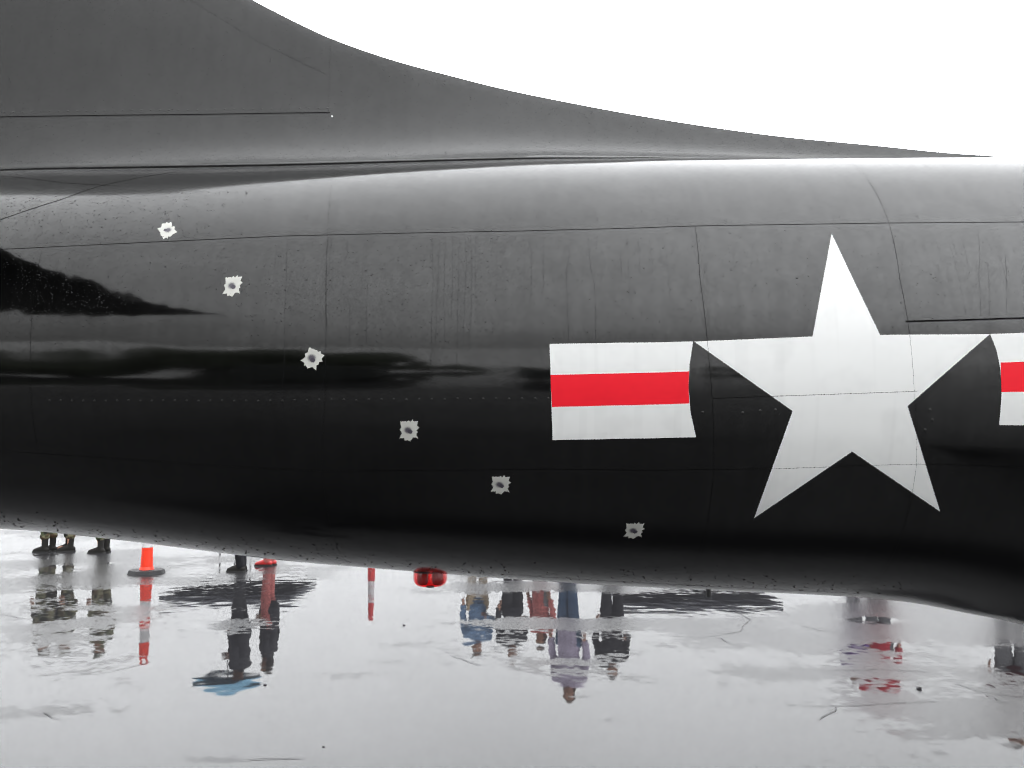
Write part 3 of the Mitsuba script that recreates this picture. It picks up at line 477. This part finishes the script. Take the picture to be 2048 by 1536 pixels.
for px in [[(1330, 1273), (1420, 1275), (1480, 1264), (1500, 1240), (1465, 1222)], [(1440, 1275), (1465, 1290), (1500, 1293)], [(1595, 1250), (1640, 1262), (1700, 1268)],
           [(1660, 1342), (1760, 1340), (1860, 1344)], [(1910, 1366), (1950, 1382), (2000, 1390), (2048, 1397)], [(1990, 1392), (2000, 1402), (2030, 1412)],
           [(900, 1310), (940, 1325), (970, 1330)], [(935, 1318), (960, 1304), (1010, 1303)], [(130, 1352), (200, 1346), (290, 1326), (310, 1322)], [(90, 1426), (110, 1436), (135, 1440)],
           [(480, 1522), (530, 1518), (620, 1515)], [(0, 1228), (60, 1236), (120, 1232)], [(20, 1133), (80, 1126), (130, 1120)], [(1640, 1440), (1670, 1420), (1660, 1410)], [(1560, 1412), (1700, 1414), (1880, 1404)]]:
    obj('crack', ply(crack([ground_at(*q) for q in px]), 'crack_fill'), 'ground')
def lump(r, seed):
    m = trimesh.creation.icosphere(subdivisions=2, radius=1.0); v = m.vertices
    m.vertices = v * (0.75 + 0.5 * meshkit.noise(v * 1.6 + seed, seed))[:, None] * np.array([1.2, 1, 0.7]) * r; return m
for i, (u, v, r) in enumerate([(808, 1251, 0.011), (530, 1370, 0.010), (647, 1494, 0.006), (1838, 1378, 0.016)]):
    x, y = ground_at(u, v)
    k = obj('pebble', ply(placed(lump(r, i), at3(x, y, r * 0.35)), 'pebble', smooth=True))
    labels[k] = {'label': ['dark pebble left of the beacon reflection', 'dark pebble just right of the blue umbrella reflection', 'tiny dark pebble at the bottom edge left of centre', 'largest dark pebble, at the right side of the apron', 'tiny pebble on the left between the soldier reflections', 'tiny pebble in the middle of the apron', 'smallest pebble under the lavender coat reflection'][i], 'category': 'pebble', 'group': 'loose pebbles on the apron'}

# ------------------------------------------------------------------ people behind the jet
def camo(p, n, uv):
    a, b, c = fbm(p.x * 9, p.y * 9, p.z * 9, 3), fbm(p.x * 11 + 5, p.y * 11, p.z * 11 + 8, 3), fbm(p.x * 14, p.y * 14 + 4, p.z * 14, 2)
    col = mix(mi.Color3f(0.17, 0.16, 0.10), mi.Color3f(0.055, 0.065, 0.035), smoothstep(0.47, 0.52, a))
    col = mix(col, mi.Color3f(0.075, 0.05, 0.03), smoothstep(0.55, 0.60, b))
    return mix(col, mi.Color3f(0.018, 0.018, 0.015), smoothstep(0.60, 0.64, c))
mat('camouflage', base_color=proc(camo), roughness=0.85, specular=0.2)
for key, c in dict(skin=(0.42, 0.23, 0.16), tan_skin=(0.30, 0.16, 0.10), dark_hair=(0.02, 0.015, 0.012), brown_hair=(0.08, 0.045, 0.025), black_cloth=(0.012, 0.012, 0.015), dark_cloth=(0.02, 0.02, 0.026),
                   lavender_cloth=(0.40, 0.35, 0.46), jeans_cloth=(0.05, 0.09, 0.16), red_cloth=(0.50, 0.03, 0.05), coral_cloth=(0.42, 0.12, 0.11), blue_cloth=(0.13, 0.21, 0.34), tan_cloth=(0.42, 0.33, 0.22),
                   grey_cloth=(0.16, 0.16, 0.17), purple_cloth=(0.12, 0.05, 0.25), maroon_cloth=(0.10, 0.02, 0.025), umbrella_blue=(0.16, 0.34, 0.48), boot_leather=(0.018, 0.017, 0.016), tan_boot=(0.16, 0.10, 0.06)).items():
    plain(key, c, 0.75, 0.25)
plain('red_shoe', (0.45, 0.03, 0.03), 0.25, 0.6); plain('eye', (0.01, 0.01, 0.01), 0.1)
M3 = manifold3d.Manifold
def ball(c, r): return M3.sphere(r, 14).translate(list(c))
def bone(a, ra, b, rb): return M3.batch_hull([ball(a, ra), ball(b, rb)])
def smooth_mesh(m, ref=0.03, it=8):
    m = m.refine_to_length(ref).to_mesh(); t = trimesh.Trimesh(m.vert_properties[:, :3], m.tri_verts, process=True)
    return trimesh.smoothing.filter_taubin(t, iterations=it)
def hand(w, d, side, curl):
    "palm and five fingers from the wrist w, pointing along d"
    d = np.array(d, float); d /= np.linalg.norm(d); f = np.array([0, 1.0, 0]); f -= d * (f @ d); f /= np.linalg.norm(f); inn = np.cross(d, f) * 1.0
    if inn[0] * side > 0: inn = -inn
    w = np.array(w); out = [M3.batch_hull([ball(w, 0.024), ball(w + d * 0.085 + f * 0.030, 0.013), ball(w + d * 0.090 - f * 0.028, 0.012), ball(w + d * 0.035 + f * 0.026, 0.016)])]
    for k, (o, ln) in enumerate([(0.032, 0.070), (0.011, 0.080), (-0.010, 0.074), (-0.030, 0.058)]):
        p = w + d * 0.080 + f * o; q = d
        for seg in range(3):
            c = curl * (0.5 + 0.4 * seg) + 0.06 * k; q = d * math.cos(c) + inn * math.sin(c); e = p + q * ln * (0.46, 0.31, 0.23)[seg]
            out.append(bone(p, 0.0095 - 0.001 * seg, e, 0.0085 - 0.001 * seg)); p = e
    p = w + d * 0.03 + f * 0.026; e = p + d * 0.036 + f * 0.030 + inn * 0.010; g_ = e + d * 0.034 + f * 0.006 + inn * 0.014
    return out + [bone(p, 0.013, e, 0.011), bone(e, 0.011, g_, 0.009)]
def figure(pose):
    "meshes of one standing person 1.75 m tall, facing +y"
    st = pose.get('stance', 0.10); lean = pose.get('step', 0.0)
    A = {s: np.array([s * st, 0.02 + s * lean, 0.09]) for s in (-1, 1)}; K = {s: np.array([s * (st * 0.6 + 0.045), 0.035 + s * lean * 0.55, 0.49]) for s in (-1, 1)}; Hp = {s: np.array([s * 0.09, 0, 0.93]) for s in (-1, 1)}
    Sh = {s: np.array([s * 0.185, -0.01, 1.43]) for s in (-1, 1)}
    El = {s: np.array(pose.get('elbow', {}).get(s, (s * 0.245, -0.045, 1.14))) for s in (-1, 1)}; Wr = {s: np.array(pose.get('wrist', {}).get(s, (s * 0.25, 0.05, 0.89))) for s in (-1, 1)}
    hd = np.array([0, 0.025, 1.635])
    torso = lambda e: [bone((0, 0, 0.95), 0.135 + e, (0, 0.005, 1.08), 0.120 + e), M3.batch_hull([ball((0, 0.005, 1.08), 0.120 + e), ball((-0.09, 0, 1.32), 0.10 + e), ball((0.09, 0, 1.32), 0.10 + e)]), M3.batch_hull([ball((s * 0.10, 0, 1.30), 0.09 + e) for s in (-1, 1)] + [ball(Sh[s], 0.055 + e) for s in (-1, 1)] + [ball((0, -0.01, 1.47), 0.06 + e)])]
    leg = lambda s, e, lowest=0: [bone(Hp[s], 0.088 + e, K[s], 0.055 + e), bone(K[s], 0.054 + e, A[s] + [0, 0, lowest], 0.040 + e)]
    arm = lambda s, e: [bone(Sh[s], 0.052 + e, El[s], 0.040 + e), bone(El[s], 0.039 + e, Wr[s] * 0.94 + El[s] * 0.06, 0.028 + e)]
    head = [M3.sphere(1, 32).scale([0.076, 0.094, 0.112]).translate(list(hd + [0, 0, 0.01])), bone(hd + [0, 0.045, -0.085], 0.036, hd + [0, 0.01, -0.03], 0.07), bone(hd + [0, 0.088, 0.005], 0.008, hd + [0, 0.108, -0.022], 0.012),
            bone((0, -0.005, 1.44), 0.062, hd + [0, -0.01, -0.06], 0.052), bone(hd + [-0.018, 0.089, -0.052], 0.006, hd + [0.018, 0.089, -0.052], 0.006)]
    head += [M3.sphere(1, 12).scale([0.012, 0.02, 0.032]).translate(list(hd + [s * 0.078, -0.008, -0.005])) for s in (-1, 1)]
    body = M3.batch_boolean(torso(0) + leg(1, 0) + leg(-1, 0) + arm(1, 0) + arm(-1, 0) + head + [bone(A[s], 0.035, A[s] + [0, 0.14, -0.05], 0.03) for s in (-1, 1)] + hand(Wr[1], Wr[1] - El[1], 1, pose.get('curl', {}).get(1, 0.35)) + hand(Wr[-1], Wr[-1] - El[-1], -1, pose.get('curl', {}).get(-1, 0.35)), manifold3d.OpType.Add)
    out = {'body': smooth_mesh(body, 0.022, 5)}
    e = 0.016
    bl_ = pose.get('bloused', 0)
    tr = torso(0.010)[:1] + leg(1, e + 0.006, bl_) + leg(-1, e + 0.006, bl_)
    if bl_: tr += [M3.sphere(1, 18).scale([0.078, 0.082, 0.075]).translate(list(A[s] * 0.82 + K[s] * 0.18 + [0, -0.005, bl_ * 0.55])) for s in (-1, 1)]
    else: tr += [bone(A[s] + [0, -0.01, 0.02], 0.062, A[s] * 0.7 + K[s] * 0.3, 0.066) for s in (-1, 1)]
    t = smooth_mesh(M3.batch_boolean(tr, manifold3d.OpType.Add), 0.03, 4); q = t.vertices; amp = 0.007 * (meshkit.fbm(np.array(q) * [9, 9, 14], 3, 2) - 0.5)
    t.vertices = q + t.vertex_normals * amp[:, None] * 2; out['trousers'] = t
    hem = pose.get('hem', 0.86); jk = torso(0.022) + arm(1, 0.017) + arm(-1, 0.017) + [bone((0, 0, 0.98), 0.165, (0, 0.0, hem + 0.08), 0.172), bone((0, -0.012, 1.46), 0.072, (0, -0.008, 1.51), 0.066)]
    t = smooth_mesh(M3.batch_boolean(jk, manifold3d.OpType.Add), 0.03, 4); q = t.vertices; amp = 0.008 * (meshkit.fbm(np.array(q) * [8, 8, 11], 3, 5) - 0.5); t.vertices = q + t.vertex_normals * amp[:, None] * 2; out['jacket'] = t
    for s in (-1, 1):
        toe = pose.get('toe', {}).get(s, 0.0); c, sn_ = math.cos(toe), math.sin(toe); d = lambda x, y, z: list(A[s] + [c * x - sn_ * y, sn_ * x + c * y, z - 0.09])
        hi_ = 0.27 if bl_ else (0.10 if pose.get('low') else 0.15)
        up = M3.batch_hull([ball(d(0, -0.045, 0.05), 0.044), ball(d(0, 0.01, 0.08), 0.048), ball(d(0.01 * s, 0.12, 0.045), 0.042), ball(d(0.012 * s, 0.185, 0.035), 0.028)])
        shoe = [up] if pose.get('low') else [up, bone(d(0, -0.005, 0.07), 0.050, d(0, -0.012, hi_), 0.052)]
        t = smooth_mesh(M3.batch_boolean(shoe, manifold3d.OpType.Add), 0.016, 5); out[f'boot{s}'] = t
        ring = shapely.union_all([shapely.Point(*d(0, -0.05, 0)[:2]).buffer(0.045), shapely.Point(*d(0.008 * s, 0.13, 0)[:2]).buffer(0.048), shapely.Point(*d(0.014 * s, 0.185, 0)[:2]).buffer(0.034)]).convex_hull.simplify(0.001)
        sole = trimesh.creation.extrude_polygon(ring, 0.026, engine='earcut'); out[f'sole{s}'] = sole
        out[f'eye{s}'] = placed(trimesh.creation.icosphere(subdivisions=2, radius=0.010), at3(s * 0.031, 0.025 + 0.086, 1.655))
    cap_ = [M3.sphere(1, 32).scale([0.085, 0.103, 0.10]).translate(list(hd + [0, -0.010, 0.035])) - M3.cube([0.4, 0.4, 0.3], True).translate([0, 0.10, 1.52]) - M3.cube([0.4, 0.16, 0.2], True).translate([0, 0.135, 1.60])]
    if pose.get('hair') == 'long': cap_.append(M3.batch_hull([ball(hd + [s * 0.045, -0.055, 0.03], 0.045) for s in (-1, 1)] + [ball(hd + [s * 0.06, -0.05, -0.16], 0.035) for s in (-1, 1)]))
    out['hair'] = smooth_mesh(M3.batch_boolean(cap_, manifold3d.OpType.Add), 0.025, 3)
    if pose.get('cap'):
        out['cap'] = smooth_mesh(M3.batch_boolean([M3.cylinder(0.075, 0.094, 0.088, 28).translate([0, 0.012, 1.685]), M3.batch_hull([M3.cylinder(0.006, 0.086, 0.086, 24).translate([0, 0.03, 1.685]), M3.cylinder(0.006, 0.05, 0.05, 20).translate([0, 0.12, 1.672])])], manifold3d.OpType.Add), 0.03, 2)
    return {k: ply(m, smooth=True if not k.startswith('sole') else 40) for k, m in out.items()}
POSES = {'soldier': figure(dict(bloused=0.22, stance=0.11, step=0.03, cap=True, toe={1: -0.1, -1: 0.15}, wrist={1: (0.16, 0.17, 1.02), -1: (-0.25, 0.03, 0.89)})),
         'umbrella': figure(dict(stance=0.07, step=0.02, hem=0.78, elbow={1: (0.25, 0.06, 1.17)}, wrist={1: (0.15, 0.24, 1.31)}, curl={1: 1.25})),
         'coat': figure(dict(stance=0.06, step=-0.015, hem=0.66, hair='long', low=True)),
         'casual': figure(dict(stance=0.09, step=0.05, hem=0.84, elbow={-1: (-0.25, 0.0, 1.15)}, wrist={-1: (-0.14, 0.19, 1.06)}))}
def person(u, v, face, pose, label, scale=1.0, **look):
    x, y = ground_at(u, v); M = T().translate([float(x), float(y), 0]).rotate([0, 0, 1], face).scale(scale)
    t = thing('person', label, 'person', 'people standing behind the jet')
    name = {'boot1': 'boot', 'boot-1': 'boot', 'sole1': 'sole', 'sole-1': 'sole', 'eye1': 'eye', 'eye-1': 'eye'}
    keys = {}
    for k, d in POSES[pose].items():
        m = look.get(k.rstrip('-1')) or {'body': 'skin', 'sole': 'tyre', 'eye': 'eye', 'hair': 'dark_hair', 'boot': 'boot_leather'}.get(k.rstrip('-1'))
        keys[k] = obj(name.get(k, k), {**d, 'to_world': M, 'bsdf': {'type': 'ref', 'id': m}}, keys[k.replace('sole', 'boot')] if k.startswith('sole') else t)
    return t, (float(x), float(y))
camo_look = dict(trousers='camouflage', jacket='camouflage', cap='camouflage')
person(98, 1104, 70, 'soldier', 'leftmost soldier in camouflage uniform and dark boots behind the jet', **camo_look)
person(140, 1102, 110, 'soldier', 'second soldier from the left in camouflage and black boots, close beside the leftmost one', **camo_look)
person(208, 1106, 75, 'soldier', 'third soldier from the left in camouflage trousers, nearest the orange traffic post', **camo_look)
_, ub = person(484, 1143, 80, 'umbrella', 'person in dark trousers and dark coat holding a blue umbrella', 0.92, trousers='black_cloth', jacket='dark_cloth', boot='boot_leather')
person(541, 1131, 85, 'coat', 'person in dark coat, coral red leggings and red shoes beside the umbrella holder', 0.9, trousers='coral_cloth', jacket='dark_cloth', boot='red_shoe', body='tan_skin')
person(1137, 1150, 160, 'coat', 'person in a lavender coat and blue jeans reflected right of the belly beacon', 0.98, trousers='jeans_cloth', jacket='lavender_cloth', hair='brown_hair')
person(1222, 1126, 190, 'casual', 'person in black jacket and black trousers beside the lavender coat', 1.0, trousers='black_cloth', jacket='black_cloth')
person(1024, 1107, 200, 'casual', 'person in dark grey jacket and black trousers, left of the lavender coat', 1.02, trousers='black_cloth', jacket='dark_cloth', hair='brown_hair')
person(1082, 1101, 140, 'coat', 'person in a coral coat and grey trousers between the dark jacket and the lavender coat', 0.95, trousers='grey_cloth', jacket='coral_cloth', body='tan_skin')
person(955, 1104, 185, 'casual', 'person in a bright blue jacket and tan trousers, nearest the belly beacon', 1.0, trousers='tan_cloth', jacket='blue_cloth')
person(1752, 1160, 170, 'coat', 'person in a red coat and grey trousers on the right side', 0.97, trousers='grey_cloth', jacket='red_cloth')
person(1703, 1166, 200, 'casual', 'child in a purple jacket and grey trousers beside the red coat', 0.72, trousers='grey_cloth', jacket='purple_cloth', hair='brown_hair')
person(2020, 1192, 150, 'casual', 'person in a dark maroon jacket at the far right edge', 1.0, trousers='grey_cloth', jacket='maroon_cloth')

# umbrella held by the fourth person
ux, uy = ub; hx = np.array(T().translate([ux, uy, 0]).rotate([0, 0, 1], 80).scale(0.92).matrix) @ np.array([0.15, 0.27, 1.34, 1])
um = thing('umbrella', 'blue umbrella held over the two dark coats', 'umbrella'); tilt = T().translate([float(hx[0]), float(hx[1]), float(hx[2])]).rotate([1, 0, 0], 6)
a = np.arange(64) * 2 * math.pi / 64; rad = np.linspace(0.0, 1.0, 12)
Vv = []
for r in rad:
    sc = 1 - 0.10 * r * (np.abs(np.sin(a * 4)) ** 0.7)
    Vv.append(np.stack([0.52 * r * sc * np.cos(a), 0.52 * r * sc * np.sin(a), 0.50 - 0.20 * r ** 2 + 0.012 * np.abs(np.sin(a * 4)) * r], 1))
i, j = np.meshgrid(np.arange(11), np.arange(64), indexing='ij'); p, q = (i * 64 + j).ravel(), (i * 64 + (j + 1) % 64).ravel()
cn = trimesh.Trimesh(np.vstack(Vv), np.vstack([np.stack([p, p + 64, q + 64], 1), np.stack([p, q + 64, q], 1)]), process=False)
obj('canopy', {**ply(cn, 'umbrella_blue', smooth=True), 'to_world': tilt}, um)
obj('shaft', {**ply(placed(trimesh.creation.cylinder(radius=0.006, height=0.66, sections=12), at3(0, 0, 0.20)), 'dark_metal', smooth=40), 'to_world': tilt}, um)
obj('handle', {**ply(placed(trimesh.creation.capsule(radius=0.014, height=0.12, count=[12, 8]), at3(0, 0, -0.13)), 'black_cloth', smooth=True), 'to_world': tilt}, um)
for k in range(8):
    w = k * math.pi / 4; pts = np.array([[0.52 * r * math.cos(w), 0.52 * r * math.sin(w), 0.492 - 0.20 * r ** 2] for r in np.linspace(0, 1, 9)])
    rib = trimesh.creation.sweep_polygon(shapely.Point(0, 0).buffer(0.0025, quad_segs=2), pts, engine='earcut')
    obj('rib', {**ply(rib, 'dark_metal'), 'to_world': tilt}, um)

# ------------------------------------------------------------------ traffic posts
plain('orange_plastic', (0.85, 0.045, 0.015), 0.35, 0.5); plain('reflective_white', (0.62, 0.62, 0.63), 0.35); plain('rubber', (0.02, 0.02, 0.022), 0.6); plain('post_red', (0.60, 0.03, 0.03), 0.4)
def post_band(r0, r1, z0, z1): return lathe(np.array([[r0, z0], [r0 + 0.002, z0 + 0.003], [r1 + 0.002, z1 - 0.003], [r1, z1]]), 36)
def traffic_post(u, v, label, k, parts_):
    x, y = ground_at(u, v); t = thing('traffic_post', label, 'traffic post', 'traffic posts behind the jet'); M = T().translate([float(x), float(y), 0]).rotate([0, 0, 1], 8)
    ring = shapely.Polygon([(k * 0.255 * math.cos(w), k * 0.255 * math.sin(w)) for w in np.arange(8) * math.pi / 4 + math.pi / 8])
    b1, b2 = ring, ring.buffer(-0.02 * k)
    base = manifold3d.Manifold.extrude(manifold3d.CrossSection([np.array(ring.exterior.coords[:-1])]), 0.055 * k, scale_top=[0.93, 0.93])
    m = base.to_mesh(); obj('base', {**ply(trimesh.Trimesh(m.vert_properties[:, :3], m.tri_verts), 'rubber'), 'to_world': M}, t)
    for nm, bs, r0, r1, z0, z1 in parts_: obj(nm, {**ply(post_band(r0, r1, z0, z1), bs, smooth=50), 'to_world': M}, t)
    return t, M
t, M = traffic_post(293, 1147, 'bright orange traffic post on a black rubber base behind the jet', 1.0, [
    ('foot', 'orange_plastic', 0.098, 0.086, 0.055, 0.10), ('tube', 'orange_plastic', 0.080, 0.078, 0.10, 0.235), ('tube', 'orange_plastic', 0.074, 0.073, 0.235, 0.365), ('white_band', 'reflective_white', 0.068, 0.066, 0.365, 0.60),
    ('tube', 'orange_plastic', 0.068, 0.066, 0.60, 0.75), ('white_band', 'reflective_white', 0.065, 0.063, 0.75, 0.95), ('tube', 'orange_plastic', 0.065, 0.062, 0.95, 1.16)])
loop = trimesh.creation.torus(0.045, 0.016, 24, 10); obj('handle_loop', {**ply(placed(loop, at3(0, 0, 1.21) @ np.array(T().rotate([1, 0, 0], 90).matrix)), 'orange_plastic', smooth=True), 'to_world': M}, t)
traffic_post(743, 1121, 'slim red and white striped traffic post reflected left of the belly beacon', 0.62, [
    ('red_band', 'post_red', 0.056, 0.054, 0.034, 0.32), ('white_band', 'reflective_white', 0.053, 0.051, 0.32, 0.40), ('red_band', 'post_red', 0.051, 0.050, 0.40, 0.43), ('white_band', 'reflective_white', 0.049, 0.047, 0.43, 0.56), ('red_band', 'post_red', 0.047, 0.045, 0.56, 0.60), ('white_band', 'reflective_white', 0.045, 0.043, 0.60, 0.66), ('red_band', 'post_red', 0.043, 0.036, 0.66, 0.92)])

# ------------------------------------------------------------------ tents behind the jet and carts behind the camera
plain('cart_paint', (0.018, 0.022, 0.020), 0.3); plain('cart_grille', (0.006, 0.006, 0.006), 0.6)
def rbox(sx, sy, sz, r=0.04):
    return M3.batch_hull([ball((a * (sx / 2 - r), b * (sy / 2 - r), c * (sz / 2 - r)), r) for a in (-1, 1) for b in (-1, 1) for c in (-1, 1)])
def tm(m): q = m.to_mesh(); return trimesh.Trimesh(q.vert_properties[:, :3], q.tri_verts)
def cart(x, y, L, Ht, rot, label):
    t = thing('utility_cart', label, 'cart', 'carts parked behind the camera'); M = T().translate([x, y, 0]).rotate([0, 0, 1], rot)
    put = lambda n, m, b, par=t: obj(n, {**ply(m, b, smooth=40), 'to_world': M}, par)
    put('body', placed(tm(rbox(L, 1.5, Ht - 0.45)), at3(0, 0, 0.40 + (Ht - 0.45) / 2)), 'cart_paint'); put('roof', placed(tm(rbox(L * 0.7, 1.3, 0.14)), at3(-L * 0.1, 0, Ht - 0.02)), 'cart_paint')
    for a in (-1, 1):
        for b in (-1, 1):
            w = put('wheel', placed(lathe(np.array([[0.0, -0.08], [0.15, -0.08], [0.26, -0.09], [0.30, -0.05], [0.30, 0.05], [0.26, 0.09], [0.15, 0.08], [0.0, 0.08]])), at3(a * L * 0.33, b * 0.72, 0.30) @ np.array(T().rotate([1, 0, 0], 90).matrix)), 'tyre')
    for k in range(5): put('vent_slat', placed(trimesh.creation.box((L * 0.3, 0.02, 0.05)), at3(L * 0.22, -0.765, 0.75 + 0.11 * k)), 'cart_grille')
    put('tow_bar', placed(trimesh.creation.cylinder(radius=0.03, height=0.9, sections=12), at3(L / 2 + 0.4, 0, 0.42) @ np.array(T().rotate([0, 1, 0], 90).matrix)), 'dark_metal')
plain('canopy_cloth', (0.045, 0.047, 0.058), 0.7, 0.2)
def canopy(x, y, w, dep, eave, rise, label):
    t = thing('canopy_tent', label, 'canopy tent', 'canopy tents far behind the jet')
    c = [(x - w / 2, y - dep / 2), (x + w / 2, y - dep / 2), (x + w / 2, y + dep / 2), (x - w / 2, y + dep / 2)]
    v = np.array([(a, b, eave) for a, b in c] + [(x, y, eave + rise)] + [(a, b, eave - 0.03) for a, b in c] + [(x, y, eave + rise - 0.03)])
    f = np.array([[i, (i + 1) % 4, 4] for i in range(4)] + [[(i + 1) % 4 + 5, i + 5, 9] for i in range(4)])
    obj('roof', ply((v, f), 'canopy_cloth'), t)
    for i in range(4):
        p, q = np.array(c[i]), np.array(c[(i + 1) % 4]); m = 24; s_ = np.linspace(0, 1, m)
        top = np.column_stack([p + (q - p) * s_[:, None], np.full(m, eave)]); low = top.copy(); low[:, 2] -= 0.30 + 0.06 * np.abs(np.sin(s_ * 18))
        k = np.arange(m - 1); obj('valance', ply((np.vstack([top, low]), np.vstack([np.stack([k, k + 1, k + 1 + m], 1), np.stack([k, k + 1 + m, k + m], 1)])), 'canopy_cloth'), t)
        obj('leg', ply(placed(trimesh.creation.cylinder(radius=0.035, height=eave, sections=10), at3(x + (p[0] - x) * 0.12, y + (p[1] - y) * 0.9, eave / 2)), 'dark_metal', smooth=40), t)
canopy(-12.3, 37.5, 5.6, 5.0, 4.55, 0.55, 'dark canopy tent far behind the umbrella holder')
canopy(8.4, 38.5, 7.0, 5.0, 5.0, 0.5, 'wider dark canopy tent far behind, right of the lavender coat')

cart(-9.5, -18.0, 4.2, 2.1, 12, 'dark utility cart behind the camera, mirrored in the paint at the left')
cart(-1.6, -17.0, 3.0, 1.6, -8, 'low dark utility cart behind the camera, mirrored in the paint near the middle')

# ------------------------------------------------------------------ far tree line behind the camera, seen mirrored in the paint
plain('foliage', (0.045, 0.052, 0.036), 0.9, 0.1)
blobs = []
ico = trimesh.creation.icosphere(subdivisions=2, radius=1.0)
def tree_mass(x, y, h, seed):
    for k in range(6):
        c = np.array([x + rng.normal(0, h * 0.18), y + rng.normal(0, h * 0.15), h * rng.uniform(0.25, 0.80)]); r = h * rng.uniform(0.17, 0.30)
        v = ico.vertices * (0.72 + 0.56 * meshkit.fbm(ico.vertices * 2.3 + seed * 3 + k, 3, seed))[:, None] * r + c
        blobs.append((np.array(v), np.array(ico.faces)))
for i, x in enumerate(np.arange(-75, 75, 3.6)):
    h = 3.0 + 9.0 * float(smooth01(-18, -27, x)) + 0.8 * math.sin(i * 1.7) + 2.0 * float(smooth01(15, 40, x)); tree_mass(x, -58 + 4 * math.sin(i * 2.3), max(h, 2.5), i + 1)
obj('tree_line', ply(join(blobs), 'foliage', smooth=True), label='far dark tree line across the airfield, mirrored in the paint', category='trees', kind='stuff')
